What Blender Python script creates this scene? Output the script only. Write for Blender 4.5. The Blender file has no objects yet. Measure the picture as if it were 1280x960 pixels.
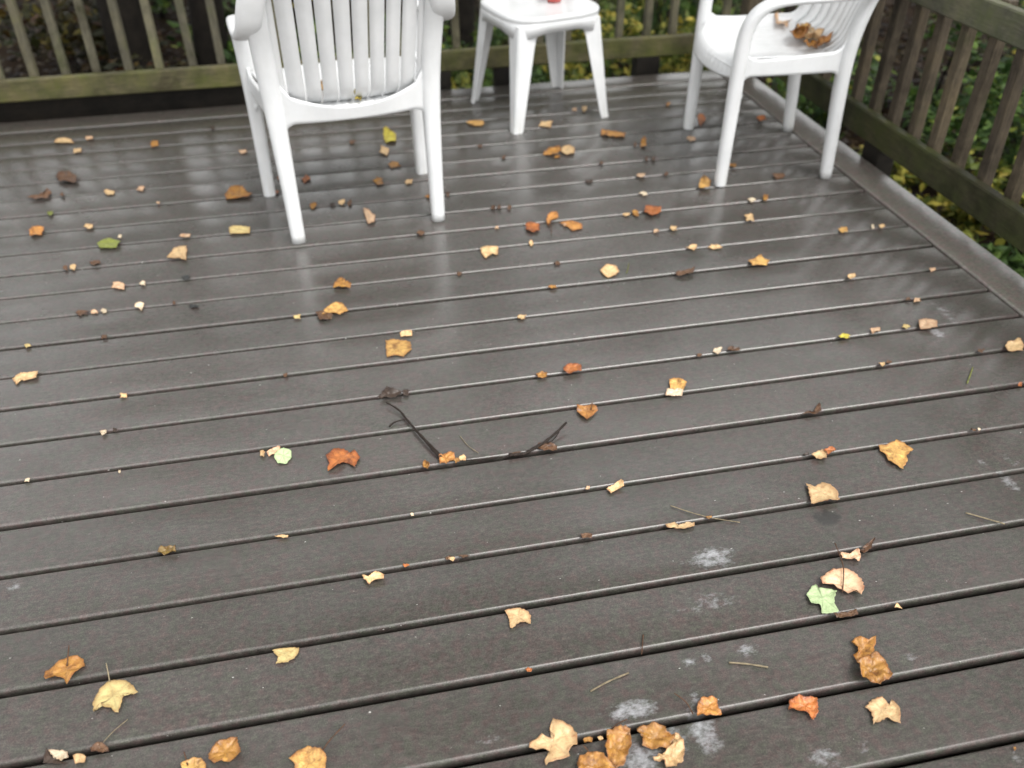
import bpy, math, random
from mathutils import Vector, noise
random.seed(7)
scene = bpy.context.scene
COL = scene.collection

# ------------------------------------------------------------------ camera
FPX, PITCH, ROLL, YAW, CAMH, CAMY = 1094.028, 0.643074315, -0.0106296625, 0.192636788, 1.34000515, -0.770115393
fwd = Vector((math.sin(YAW)*math.cos(PITCH), math.cos(YAW)*math.cos(PITCH), -math.sin(PITCH)))
rt0 = Vector((math.cos(YAW), -math.sin(YAW), 0)); up0 = rt0.cross(fwd)
RT = rt0*math.cos(ROLL) + up0*math.sin(ROLL)
UP = -rt0*math.sin(ROLL) + up0*math.cos(ROLL)
CAM = Vector((0, CAMY, CAMH))
cd = bpy.data.cameras.new('camera'); cam = bpy.data.objects.new('camera', cd); COL.objects.link(cam)
from mathutils import Matrix
m = Matrix((RT, UP, -fwd)).transposed().to_4x4(); m.translation = CAM
cam.matrix_world = m
cd.sensor_width = 36; cd.lens = FPX/1280*36; cd.clip_end = 500; cd.clip_start = 0.05
cd.dof.use_dof = True; cd.dof.focus_distance = 1.75; cd.dof.aperture_fstop = 2.6
scene.camera = cam

def at(px, py, z=0.0):            # photo pixel -> point on the horizontal plane at height z
    d = fwd + RT*((px-640)/FPX) - UP*((py-480)/FPX)
    return CAM + d*((z-CAMH)/d.z)
def atY(px, py, Y):
    d = fwd + RT*((px-640)/FPX) - UP*((py-480)/FPX)
    return CAM + d*((Y-CAM.y)/d.y)

# ------------------------------------------------------------------ world + sun (overcast)
SUN_EL, SUN_AZ = math.radians(60), math.radians(138)     # azimuth clockwise from +Y
w = bpy.data.worlds.new('World'); scene.world = w; w.use_nodes = True
nt = w.node_tree; bg = nt.nodes['Background']
sky = nt.nodes.new('ShaderNodeTexSky'); sky.sky_type = 'NISHITA'; sky.sun_disc = False
sky.sun_elevation = SUN_EL; sky.sun_rotation = SUN_AZ
sky.air_density = 2.2; sky.dust_density = 2.0; sky.ozone_density = 1.0
hs = nt.nodes.new('ShaderNodeHueSaturation'); hs.inputs['Saturation'].default_value = 0.06
nt.links.new(sky.outputs[0], hs.inputs['Color']); nt.links.new(hs.outputs[0], bg.inputs[0])
bg.inputs[1].default_value = 0.15
sd = bpy.data.lights.new('sun', 'SUN'); sd.energy = 1.3; sd.angle = math.radians(35); sd.color = (1, .97, .92)
so = bpy.data.objects.new('sun', sd); COL.objects.link(so)
sdir = Vector((math.sin(SUN_AZ)*math.cos(SUN_EL), math.cos(SUN_AZ)*math.cos(SUN_EL), math.sin(SUN_EL)))
so.rotation_euler = sdir.to_track_quat('Z', 'Y').to_euler()
scene.view_settings.view_transform = 'Standard'; scene.view_settings.look = 'None'
scene.view_settings.exposure = 1.27; scene.view_settings.gamma = 1

# ------------------------------------------------------------------ helpers
def obj(name, verts, faces, mat=None, parent=None, smooth=False, kind=None):
    me = bpy.data.meshes.new(name); me.from_pydata([tuple(v) for v in verts], [], faces); me.update()
    if smooth:
        me.polygons.foreach_set('use_smooth', [True]*len(me.polygons))
    if mat: me.materials.append(mat)
    o = bpy.data.objects.new(name, me); COL.objects.link(o)
    if parent: o.parent = parent
    if kind: o['kind'] = kind
    return o
def inst(name, me, parent=None, loc=(0,0,0), rot=(0,0,0), scale=(1,1,1)):
    o = bpy.data.objects.new(name, me); COL.objects.link(o); o.parent = parent
    o.location = loc; o.rotation_euler = rot; o.scale = scale; return o
def empty(name, loc=(0,0,0), rz=0):
    o = bpy.data.objects.new(name, None); COL.objects.link(o); o.location = loc; o.rotation_euler = (0,0,rz)
    o.empty_display_size = .1; return o
def tag(o, label=None, cat=None, group=None, kind=None):
    if label: o['label'] = label
    if cat: o['category'] = cat
    if group: o['group'] = group
    if kind: o['kind'] = kind
    return o
def copy_tree(o, parent=None):
    c = o.copy(); COL.objects.link(c); c.parent = parent
    for ch in list(o.children): copy_tree(ch, c)
    return c

def sweep(pts, sizes, n=16, ups=None, sq=2.6, cap=True):
    """superellipse section swept along pts; sizes=(a,b) half-axes; ups = side vector of axis a"""
    V, F = [], []
    P = [Vector(p) for p in pts]
    for i, p in enumerate(P):
        t = (P[min(i+1, len(P)-1)] - P[max(i-1, 0)]).normalized()
        sidev = Vector(ups[i] if isinstance(ups, list) else (ups or (1,0,0)))
        a = (sidev - t*sidev.dot(t)).normalized(); b = t.cross(a)
        ra, rb = sizes[i] if isinstance(sizes, list) else sizes
        for k in range(n):
            th = 2*math.pi*k/n; c, s = math.cos(th), math.sin(th)
            V.append(p + a*(ra*math.copysign(abs(c)**(2/sq), c)) + b*(rb*math.copysign(abs(s)**(2/sq), s)))
    for i in range(len(P)-1):
        for k in range(n):
            k2 = (k+1) % n
            F.append((i*n+k, i*n+k2, (i+1)*n+k2, (i+1)*n+k))
    if cap:
        F.append(tuple(range(n))[::-1]); F.append(tuple((len(P)-1)*n+k for k in range(n)))
    return V, F

def sweep_normals(V, F):
    nn = [Vector() for _ in V]
    for f in F:
        if len(f) != 4: continue
        n = (V[f[1]]-V[f[0]]).cross(V[f[3]]-V[f[0]])
        for q in f: nn[q] += n
    c = sum(V, Vector())/len(V)
    # outward check on the first ring
    c0 = sum((V[q] for q in range(18)), Vector())/18
    sg = 1 if sum((V[q]-c0).dot(nn[q]) for q in range(18)) > 0 else -1
    return [(n*sg).normalized() for n in nn]
def smooth_path(pts, sub=6):
    P = [Vector(p) for p in pts]; out = []
    for i in range(len(P)-1):
        p0 = P[max(i-1,0)]; p1 = P[i]; p2 = P[i+1]; p3 = P[min(i+2, len(P)-1)]
        for s in range(sub):
            t = s/sub
            out.append(0.5*((2*p1)+(p2-p0)*t+(2*p0-5*p1+4*p2-p3)*t*t+(-p0+3*p1-3*p2+p3)*t**3))
    out.append(P[-1]); return out
def lerp_list(vals, n):
    out = []
    for i in range(n):
        t = i/(n-1)*(len(vals)-1); k = min(int(t), len(vals)-2); f = t-k
        a, b = vals[k], vals[k+1]
        out.append(tuple(x*(1-f)+y*f for x, y in zip(a, b)))
    return out

def box(x0, x1, y0, y1, z0, z1, bev=0.0):
    """box with chamfered edges (24 verts)"""
    if bev <= 0:
        V = [(x,y,z) for x in (x0,x1) for y in (y0,y1) for z in (z0,z1)]
        return V, [(0,1,3,2),(4,6,7,5),(0,4,5,1),(2,3,7,6),(0,2,6,4),(1,5,7,3)]
    V = []; F = []
    idx = {}
    for sx in (0,1):
        for sy in (0,1):
            for sz in (0,1):
                c = ((x0,x1)[sx], (y0,y1)[sy], (z0,z1)[sz]); d = (bev*(1-2*sx), bev*(1-2*sy), bev*(1-2*sz))
                idx[sx,sy,sz,'x'] = len(V); V.append((c[0], c[1]+d[1], c[2]+d[2]))
                idx[sx,sy,sz,'y'] = len(V); V.append((c[0]+d[0], c[1], c[2]+d[2]))
                idx[sx,sy,sz,'z'] = len(V); V.append((c[0]+d[0], c[1]+d[1], c[2]))
    for s in (0,1):
        F.append([idx[s,a,b,'x'] for a,b in ((0,0),(1,0),(1,1),(0,1))])
        F.append([idx[a,s,b,'y'] for a,b in ((0,0),(1,0),(1,1),(0,1))])
        F.append([idx[a,b,s,'z'] for a,b in ((0,0),(1,0),(1,1),(0,1))])
    for a in (0,1):
        for b in (0,1):
            F.append([idx[0,a,b,'y'], idx[1,a,b,'y'], idx[1,a,b,'z'], idx[0,a,b,'z']])
            F.append([idx[a,0,b,'x'], idx[a,1,b,'x'], idx[a,1,b,'z'], idx[a,0,b,'z']])
            F.append([idx[a,b,0,'x'], idx[a,b,1,'x'], idx[a,b,1,'y'], idx[a,b,0,'y']])
            for c in (0,1): pass
    for a in (0,1):
        for b in (0,1):
            for c in (0,1):
                F.append([idx[a,b,c,'x'], idx[a,b,c,'y'], idx[a,b,c,'z']])
    return V, F
def fixn(o):
    import bmesh
    bm = bmesh.new(); bm.from_mesh(o.data); bmesh.ops.recalc_face_normals(bm, faces=bm.faces); bm.to_mesh(o.data); bm.free(); return o

# ------------------------------------------------------------------ materials
def new_mat(name):
    mt = bpy.data.materials.new(name); mt.use_nodes = True
    nt = mt.node_tree; b = nt.nodes['Principled BSDF']; return mt, nt, b
def N(nt, t, **kw):
    n = nt.nodes.new(t)
    for k, v in kw.items():
        if k in n.inputs: n.inputs[k].default_value = v
        else: setattr(n, k, v)
    return n
def ramp(nt, fac, stops):
    r = nt.nodes.new('ShaderNodeValToRGB'); e = r.color_ramp.elements
    while len(e) > 1: e.remove(e[-1])
    e[0].position = stops[0][0]; e[0].color = (*stops[0][1], 1)
    for p, c in stops[1:]:
        x = e.new(p); x.color = (*c, 1)
    if fac is not None: nt.links.new(fac, r.inputs[0])
    return r
def math_n(nt, op, a, b=None, clamp=False):
    n = nt.nodes.new('ShaderNodeMath'); n.operation = op; n.use_clamp = clamp
    for i, v in enumerate((a, b)):
        if v is None: continue
        if isinstance(v, (int, float)): n.inputs[i].default_value = v
        else: nt.links.new(v, n.inputs[i])
    return n.outputs[0]
def mixc(nt, fac, a, b, mode='MIX'):
    n = nt.nodes.new('ShaderNodeMix'); n.data_type = 'RGBA'; n.blend_type = mode
    for i, v in ((0, fac), (6, a), (7, b)):
        if isinstance(v, (int, float)): n.inputs[i].default_value = v
        elif isinstance(v, tuple): n.inputs[i].default_value = (*v, 1) if len(v) == 3 else v
        else: nt.links.new(v, n.inputs[i])
    return n.outputs[2]
def noise_n(nt, vec, scale, detail=3, rough=.5, mapscale=None, loc=(0,0,0)):
    if mapscale:
        mp = N(nt, 'ShaderNodeMapping'); mp.inputs['Scale'].default_value = mapscale; mp.inputs['Location'].default_value = loc
        nt.links.new(vec, mp.inputs[0]); vec = mp.outputs[0]
    n = N(nt, 'ShaderNodeTexNoise', Scale=scale, Detail=detail, Roughness=rough)
    nt.links.new(vec, n.inputs['Vector']); return n.outputs['Fac']
def bump(nt, b, h, strength, dist):
    bn = N(nt, 'ShaderNodeBump', Strength=strength, Distance=dist); nt.links.new(h, bn.inputs['Height'])
    nt.links.new(bn.outputs[0], b.inputs['Normal']); return bn

# wet composite deck boards
WHITE_PATCHES = [(890,697,28,12,.9),(862,703,16,9,.5),(890,752,34,14,.6),(845,765,30,10,.4),(860,828,14,6,.7),(884,824,6,8,.8),(935,812,14,8,.8),
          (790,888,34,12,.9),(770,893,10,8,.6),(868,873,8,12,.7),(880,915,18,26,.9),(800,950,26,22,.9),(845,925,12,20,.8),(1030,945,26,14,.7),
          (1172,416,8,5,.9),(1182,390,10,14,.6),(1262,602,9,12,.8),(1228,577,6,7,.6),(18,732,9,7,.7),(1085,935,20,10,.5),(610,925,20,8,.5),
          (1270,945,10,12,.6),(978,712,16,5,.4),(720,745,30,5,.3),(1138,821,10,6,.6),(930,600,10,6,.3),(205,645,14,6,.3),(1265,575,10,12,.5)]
def deck_mat(name, along, gain=1.0):
    mt, nt, b = new_mat(name)
    g = N(nt, 'ShaderNodeNewGeometry').outputs['Position']
    oi = N(nt, 'ShaderNodeObjectInfo').outputs['Random']
    # offset per board
    vm = N(nt, 'ShaderNodeVectorMath', operation='SCALE'); cx = N(nt, 'ShaderNodeCombineXYZ'); nt.links.new(oi, cx.inputs[0]); nt.links.new(oi, cx.inputs[2])
    vm.inputs['Scale'].default_value = 37; nt.links.new(cx.outputs[0], vm.inputs[0])
    va = N(nt, 'ShaderNodeVectorMath', operation='ADD'); nt.links.new(g, va.inputs[0]); nt.links.new(vm.outputs[0], va.inputs[1])
    p = va.outputs[0]
    ms = (1, 9, 1) if along == 'x' else (9, 1, 1)
    grain = noise_n(nt, p, 22, 5, .7, ms)
    fine = noise_n(nt, p, 420, 2, .7)
    fine2 = noise_n(nt, p, 170, 3, .8, (1,1,1), (3,5,1))
    big = noise_n(nt, g, 2.3, 4, .6)
    base = ramp(nt, grain, [(.25, (.037,.0332,.0292)), (.55, (.046,.0414,.0368)), (.8, (.055,.0497,.0445))]).outputs[0]
    base = mixc(nt, .9, base, ramp(nt, fine, [(.3, (.6,.6,.6)), (.5, (1,1,1)), (.72, (1.55,1.53,1.5))]).outputs[0], 'MULTIPLY')
    hue = N(nt, 'ShaderNodeTexNoise', Scale=55.0, Detail=2.0); nt.links.new(p, hue.inputs['Vector'])
    mot = noise_n(nt, p, 75, 3, .75, (1,1.8,1), (3,3,3))
    base = mixc(nt, 1, base, ramp(nt, mot, [(.3, (.72,.72,.72)), (.5, (1,1,1)), (.7, (1.3,1.3,1.3))]).outputs[0], 'MULTIPLY')
    hc = N(nt, 'ShaderNodeSeparateXYZ'); nt.links.new(hue.outputs['Color'], hc.inputs[0])
    base = mixc(nt, .8, base, ramp(nt, hc.outputs[0], [(.34, (1.16,.94,.98)), (.5, (1,1,1)), (.66, (.92,1.06,.94))]).outputs[0], 'MULTIPLY')
    base = mixc(nt, .7, base, ramp(nt, big, [(.3, (.85,.86,.83)), (.7, (1.15,1.12,1.12))]).outputs[0], 'MULTIPLY')
    vr = ramp(nt, oi, [(0, (.88,.88,.86)), (1, (1.12,1.1,1.1))]).outputs[0]
    base = mixc(nt, 1, base, vr, 'MULTIPLY')
    base = mixc(nt, 1, base, (gain, gain, gain), 'MULTIPLY')
    eg_ = N(nt, 'ShaderNodeAttribute', attribute_name='edge').outputs['Fac']
    base = mixc(nt, math_n(nt, 'MULTIPLY', eg_, .55), base, mixc(nt, 1, base, (1.7, 1.7, 1.75), 'MULTIPLY'))      # sky highlight along the arrises painted as a lighter colour
    # tiny pale flecks
    fl = noise_n(nt, g, 95, 1, .4, (1,1.6,1), (9,2,0)); fl = math_n(nt, 'MULTIPLY', math_n(nt, 'SUBTRACT', fl, .79), 30, True)
    base = mixc(nt, fl, base, (.34,.33,.31))
    # white patches painted into the base colour at listed spots
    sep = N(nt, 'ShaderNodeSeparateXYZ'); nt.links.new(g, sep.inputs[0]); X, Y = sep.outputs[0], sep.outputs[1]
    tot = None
    for (sx, sy, rw, rh, a) in WHITE_PATCHES:
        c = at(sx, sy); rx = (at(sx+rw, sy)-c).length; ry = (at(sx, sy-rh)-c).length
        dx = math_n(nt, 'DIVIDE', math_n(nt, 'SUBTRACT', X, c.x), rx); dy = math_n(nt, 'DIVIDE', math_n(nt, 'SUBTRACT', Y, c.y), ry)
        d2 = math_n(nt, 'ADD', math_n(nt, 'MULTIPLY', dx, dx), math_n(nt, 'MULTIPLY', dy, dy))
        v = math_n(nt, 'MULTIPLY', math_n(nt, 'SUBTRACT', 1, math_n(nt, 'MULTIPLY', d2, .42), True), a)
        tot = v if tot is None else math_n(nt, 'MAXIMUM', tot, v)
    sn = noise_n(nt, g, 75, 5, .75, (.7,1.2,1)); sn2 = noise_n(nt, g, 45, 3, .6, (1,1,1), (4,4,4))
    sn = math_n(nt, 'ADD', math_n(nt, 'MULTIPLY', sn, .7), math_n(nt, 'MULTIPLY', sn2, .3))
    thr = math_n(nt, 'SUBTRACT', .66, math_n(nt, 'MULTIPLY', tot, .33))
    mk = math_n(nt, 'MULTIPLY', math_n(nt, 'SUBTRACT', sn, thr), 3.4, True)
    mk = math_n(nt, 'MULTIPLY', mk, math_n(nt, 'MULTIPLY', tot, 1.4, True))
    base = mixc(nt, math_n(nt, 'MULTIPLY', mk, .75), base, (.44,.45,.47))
    c = at(1034, 647); rx = (at(1052, 647)-c).length; ry = (at(1034, 637)-c).length      # dark smudge painted on the boards
    dx = math_n(nt, 'DIVIDE', math_n(nt, 'SUBTRACT', X, c.x), rx); dy = math_n(nt, 'DIVIDE', math_n(nt, 'SUBTRACT', Y, c.y), ry)
    d2 = math_n(nt, 'ADD', math_n(nt, 'MULTIPLY', dx, dx), math_n(nt, 'MULTIPLY', dy, dy))
    sm = math_n(nt, 'MULTIPLY', math_n(nt, 'SUBTRACT', math_n(nt, 'ADD', 1.0, math_n(nt, 'MULTIPLY', math_n(nt, 'SUBTRACT', sn2, .5), 2.5)), d2), 1.6, True)
    base = mixc(nt, math_n(nt, 'MULTIPLY', sm, .75), base, (.012,.011,.010))
    nt.links.new(base, b.inputs['Base Color'])
    b.inputs['Roughness'].default_value = .55
    wet = noise_n(nt, g, 5, 3, .6, (1,1,1), (7,1,2))
    cr = ramp(nt, wet, [(.3, (.19,)*3), (.7, (.29,)*3)]).outputs[0]
    b.inputs['Coat IOR'].default_value = 2.15; b.inputs['Specular IOR Level'].default_value = .2
    eg = N(nt, 'ShaderNodeAttribute', attribute_name='edge').outputs['Fac']     # the water film drains off the rounded edges
        # coat film graded along the deck: thin at the near boards, full further out
    film = math_n(nt, 'ADD', math_n(nt, 'MULTIPLY', math_n(nt, 'ADD', Y, .30), .75), math_n(nt, 'MULTIPLY', math_n(nt, 'SUBTRACT', noise_n(nt, g, 1.6, 4, .6, (1,1,1), (3,8,1)), .5), 1.1))
    film = math_n(nt, 'ADD', .06, math_n(nt, 'MULTIPLY', film, .94, True))
    film = math_n(nt, 'MINIMUM', film, 1.0)
    nt.links.new(math_n(nt, 'MULTIPLY', film, math_n(nt, 'SUBTRACT', 1.0, math_n(nt, 'MULTIPLY', eg, .5))), b.inputs['Coat Weight'])
    nt.links.new(cr, b.inputs['Coat Roughness'])
    h = math_n(nt, 'ADD', math_n(nt, 'MULTIPLY', fine2, .5), math_n(nt, 'MULTIPLY', grain, .8))
    bn_ = bump(nt, b, math_n(nt, 'ADD', h, math_n(nt, 'MULTIPLY', fine, .8)), .55, .0018)
    cb = N(nt, 'ShaderNodeBump', Strength=.05, Distance=.001); nt.links.new(math_n(nt, 'ADD', mot, fine), cb.inputs['Height']); nt.links.new(cb.outputs[0], b.inputs['Coat Normal'])
    return mt
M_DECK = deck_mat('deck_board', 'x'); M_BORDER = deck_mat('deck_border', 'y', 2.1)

def wood_mat(name, dark, mid, moss, mossamt, mapscale, rough=.6):   # weathered wood: grain, moss, dark stains
    mt, nt, b = new_mat(name)
    tc = N(nt, 'ShaderNodeTexCoord').outputs['Object']; oi = N(nt, 'ShaderNodeObjectInfo').outputs['Random']
    cx = N(nt, 'ShaderNodeCombineXYZ'); nt.links.new(math_n(nt, 'MULTIPLY', oi, 31), cx.inputs[0]); nt.links.new(math_n(nt, 'MULTIPLY', oi, 17), cx.inputs[2])
    va = N(nt, 'ShaderNodeVectorMath', operation='ADD'); nt.links.new(tc, va.inputs[0]); nt.links.new(cx.outputs[0], va.inputs[1]); p = va.outputs[0]
    g = noise_n(nt, p, 14, 6, .7, mapscale)
    c = ramp(nt, g, [(.28, dark), (.6, mid), (.85, tuple(v*1.35 for v in mid))]).outputs[0]
    ms = noise_n(nt, p, 7, 5, .7); mm = math_n(nt, 'MULTIPLY', math_n(nt, 'SUBTRACT', ms, .62-mossamt*.3), 5, True)
    c = mixc(nt, math_n(nt, 'MULTIPLY', mm, .8), c, moss)
    c = mixc(nt, 1, c, ramp(nt, oi, [(0, (.75,.75,.78)), (1, (1.2,1.2,1.15))]).outputs[0], 'MULTIPLY')
    st = noise_n(nt, p, 3.2, 5, .75, (1,1,1), (8,2,5)); c = mixc(nt, 1, c, ramp(nt, st, [(.32, (.35,.33,.3)), (.5, (1,1,1)), (.7, (1.5,1.45,1.25))]).outputs[0], 'MULTIPLY')
    nt.links.new(c, b.inputs['Base Color']); b.inputs['Roughness'].default_value = rough; b.inputs['Specular IOR Level'].default_value = .22
    bump(nt, b, g, .5, .004); return mt
M_RAIL = wood_mat('mossy_rail', (.04,.035,.018), (.11,.098,.052), (.065,.072,.018), .65, (1,12,12))
M_RAILY = wood_mat('shaded_mossy_rail', (.024,.022,.010), (.06,.056,.028), (.036,.045,.011), .7, (12,1,12))  # rail copy darkened for the shade on its deck-facing side
M_BAL = wood_mat('weathered_baluster', (.055,.05,.034), (.125,.115,.08), (.08,.09,.035), .35, (12,12,1))
M_BALR = wood_mat('shaded_brown_baluster', (.028,.022,.015), (.090,.072,.050), (.045,.050,.02), .25, (12,12,1))  # brown copy, coloured darker for the shaded sides of the right balusters
M_DARKW = wood_mat('shade_dark_timber', (.006,.005,.004), (.015,.012,.009), (.012,.013,.006), .2, (2,10,10))  # timber coloured near black for the shade below rails and boards
M_TOPR = wood_mat('grey_green_top_rail', (.045,.043,.032), (.085,.082,.062), (.055,.065,.03), .6, (12,1,12))

def plastic():
    mt, nt, b = new_mat('white_plastic')
    tc = N(nt, 'ShaderNodeTexCoord').outputs['Object']
    n1 = noise_n(nt, tc, 9, 4, .6); n2 = noise_n(nt, tc, 60, 3, .7, (1,1,.15))
    c = ramp(nt, n1, [(.3, (.61,.62,.625)), (.7, (.70,.705,.71))]).outputs[0]
    sep = N(nt, 'ShaderNodeSeparateXYZ'); nt.links.new(tc, sep.inputs[0])
    low = math_n(nt, 'MULTIPLY', math_n(nt, 'SUBTRACT', .10, sep.outputs[2]), 7, True)   # dirt splashed on the feet
    d = math_n(nt, 'MULTIPLY', math_n(nt, 'MULTIPLY', math_n(nt, 'SUBTRACT', n2, .42), 3, True), math_n(nt, 'ADD', math_n(nt, 'MULTIPLY', low, .5), .07))
    c = mixc(nt, d, c, (.38,.36,.27))
    nt.links.new(c, b.inputs['Base Color']); b.inputs['Roughness'].default_value = .38
    b.inputs['Coat Weight'].default_value = .3; b.inputs['Coat Roughness'].default_value = .15
    bump(nt, b, noise_n(nt, tc, 30, 3, .5), .06, .002)
    return mt
M_WHITE = plastic()

LEAFC = {  # albedo of the leaf kinds
 'umber': (.14,.09,.015), 'tan': (.58,.41,.21), 'gold': (.52,.31,.09), 'orange': (.44,.20,.045), 'rust': (.38,.125,.028), 'brown': (.11,.055,.025),
 'dark': (.035,.02,.012), 'paleyellow': (.50,.40,.17), 'pink': (.54,.37,.23), 'olive': (.17,.19,.03), 'lightgreen': (.38,.48,.25),
 'yellow': (.48,.42,.05), 'cream': (.58,.50,.36), 'black': (.018,.02,.02), 'amber': (.33,.16,.03)}
LEAFM = {}
def leaf_mat(kind):
    if kind in LEAFM: return LEAFM[kind]
    c0 = LEAFC[kind]
    mt, nt, b = new_mat('leaf_'+kind)
    tc = N(nt, 'ShaderNodeTexCoord').outputs['Object']; oi = N(nt, 'ShaderNodeObjectInfo').outputs['Random']
    cx = N(nt, 'ShaderNodeCombineXYZ'); nt.links.new(math_n(nt, 'MULTIPLY', oi, 50), cx.inputs[0])
    va = N(nt, 'ShaderNodeVectorMath', operation='ADD'); nt.links.new(tc, va.inputs[0]); nt.links.new(cx.outputs[0], va.inputs[1]); p = va.outputs[0]
    n1 = noise_n(nt, p, 60, 5, .7); n2 = noise_n(nt, p, 230, 3, .7, (1,1,1), (2,3,4))
    green = kind in ('lightgreen', 'olive')
    spot = tuple(v*.72 for v in c0) if green else (c0[0]*.68, c0[1]*.52, c0[2]*.42)
    c = ramp(nt, n1, [(.32, spot), (.52, c0), (.8, tuple(min(1, v*1.22) for v in c0))]).outputs[0]
    c = mixc(nt, math_n(nt, 'MULTIPLY', math_n(nt, 'SUBTRACT', n2, .55), 3, True), c, tuple(v*.55 for v in c0))
    at_ = N(nt, 'ShaderNodeAttribute', attribute_name='rim').outputs['Fac']
    rimc = tuple(v*.8 for v in c0) if green else (c0[0]*.45, c0[1]*.27, c0[2]*.2)
    rm = math_n(nt, 'MULTIPLY', math_n(nt, 'SUBTRACT', math_n(nt, 'ADD', at_, n1), 1.24), 2.6, True)
    c = mixc(nt, rm, c, rimc)
    va_ = N(nt, 'ShaderNodeAttribute', attribute_name='vein').outputs['Fac']
    vm_ = math_n(nt, 'SUBTRACT', 1, math_n(nt, 'MULTIPLY', va_, 14), True)
    c = mixc(nt, math_n(nt, 'MULTIPLY', vm_, .55), c, tuple(v*.5 for v in c0))
    n3 = noise_n(nt, p, 28, 4, .75, (1,1,1), (5,1,9))
    if kind in ('amber', 'rust', 'orange', 'brown', 'gold'):
        c = mixc(nt, math_n(nt, 'MULTIPLY', math_n(nt, 'SUBTRACT', n3, .52), 7, True), c, (c0[0]*.34, c0[1]*.26, c0[2]*.25))
        c = mixc(nt, math_n(nt, 'MULTIPLY', math_n(nt, 'SUBTRACT', .42, n3), 6, True), c, (min(1,c0[0]*1.5), min(1,c0[1]*1.65), min(1,c0[2]*1.5)))
    hv = N(nt, 'ShaderNodeHueSaturation'); nt.links.new(c, hv.inputs['Color'])
    nt.links.new(math_n(nt, 'ADD', math_n(nt, 'MULTIPLY', oi, .4), .85), hv.inputs['Value'])
    nt.links.new(hv.outputs[0], b.inputs['Base Color'])
    b.inputs['Roughness'].default_value = .5; b.inputs['Coat Weight'].default_value = .25; b.inputs['Coat Roughness'].default_value = .2
    bump(nt, b, math_n(nt, 'ADD', n1, n2), .7, .0025)
    LEAFM[kind] = mt; return mt
def flat_mat(name, c, rough=.7, scale=25, var=.5):
    mt, nt, b = new_mat(name); tc = N(nt, 'ShaderNodeTexCoord').outputs['Object']
    n = noise_n(nt, tc, scale, 4, .7)
    r = ramp(nt, n, [(.3, tuple(v*(1-var) for v in c)), (.7, tuple(min(1, v*(1+var)) for v in c))])
    nt.links.new(r.outputs[0], b.inputs['Base Color']); b.inputs['Roughness'].default_value = rough
    b.inputs['Specular IOR Level'].default_value = .2; bump(nt, b, n, .5, .01); return mt
M_TWIG = flat_mat('twig_bark', (.02,.014,.011), .6, 90)
M_STEM = flat_mat('leaf_stem', (.07,.035,.02), .6, 90)
M_STRAW = flat_mat('pale_straw', (.19,.155,.10), .6, 90)
M_BARK = flat_mat('tree_bark', (.010,.008,.006), .9, 12, .7)

def foliage_mat(name, stops, rough=.5):
    mt, nt, b = new_mat(name)
    ri = N(nt, 'ShaderNodeNewGeometry').outputs['Random Per Island']
    r = ramp(nt, ri, stops); r.color_ramp.interpolation = 'LINEAR'
    nt.links.new(r.outputs[0], b.inputs['Base Color']); b.inputs['Roughness'].default_value = rough
    b.inputs['Specular IOR Level'].default_value = .25
    # thin leaves let a little light through
    tr = N(nt, 'ShaderNodeBsdfTranslucent'); nt.links.new(r.outputs[0], tr.inputs[0])
    mx = N(nt, 'ShaderNodeMixShader'); mx.inputs[0].default_value = .3
    out = nt.nodes['Material Output']; nt.links.new(b.outputs[0], mx.inputs[1]); nt.links.new(tr.outputs[0], mx.inputs[2]); nt.links.new(mx.outputs[0], out.inputs[0])
    return mt
M_FGREEN = foliage_mat('understory_green', [(0,(0.0160,0.0360,0.0097)),(.4,(0.0360,0.0720,0.0160)),(.75,(0.0720,0.1281,0.0240)),(.93,(0.1601,0.2241,0.0400)),(1,(0.2721,0.2561,0.0481))])
M_FYEL = foliage_mat('understory_yellow', [(0,(0.0456,0.0639,0.0136)),(.4,(0.1276,0.1640,0.0274)),(.7,(0.2734,0.2552,0.0456)),(1,(0.4556,0.3645,0.0639))])
M_FMIX = foliage_mat('understory_autumn', [(0,(0.0156,0.0117,0.0058)),(.35,(0.0195,0.0234,0.0070)),(.6,(0.0390,0.0351,0.0098)),(.8,(0.0546,0.0195,0.0078)),(.93,(0.0975,0.0780,0.0156)),(1,(0.1365,0.1170,0.0273))])
M_LITTER = foliage_mat('leaf_litter', [(0,(0.0074,0.0044,0.0030)),(.35,(0.0173,0.0087,0.0055)),(.65,(0.0297,0.0149,0.0074)),(.85,(0.0495,0.0297,0.0124)),(.95,(0.0842,0.0594,0.0248)),(1,(0.1114,0.1040,0.0891))])
M_CROWN = foliage_mat('tree_crown', [(0,(.02,.035,.01)),(.5,(.04,.06,.015)),(.8,(.10,.10,.02)),(1,(.22,.17,.04))])

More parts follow.
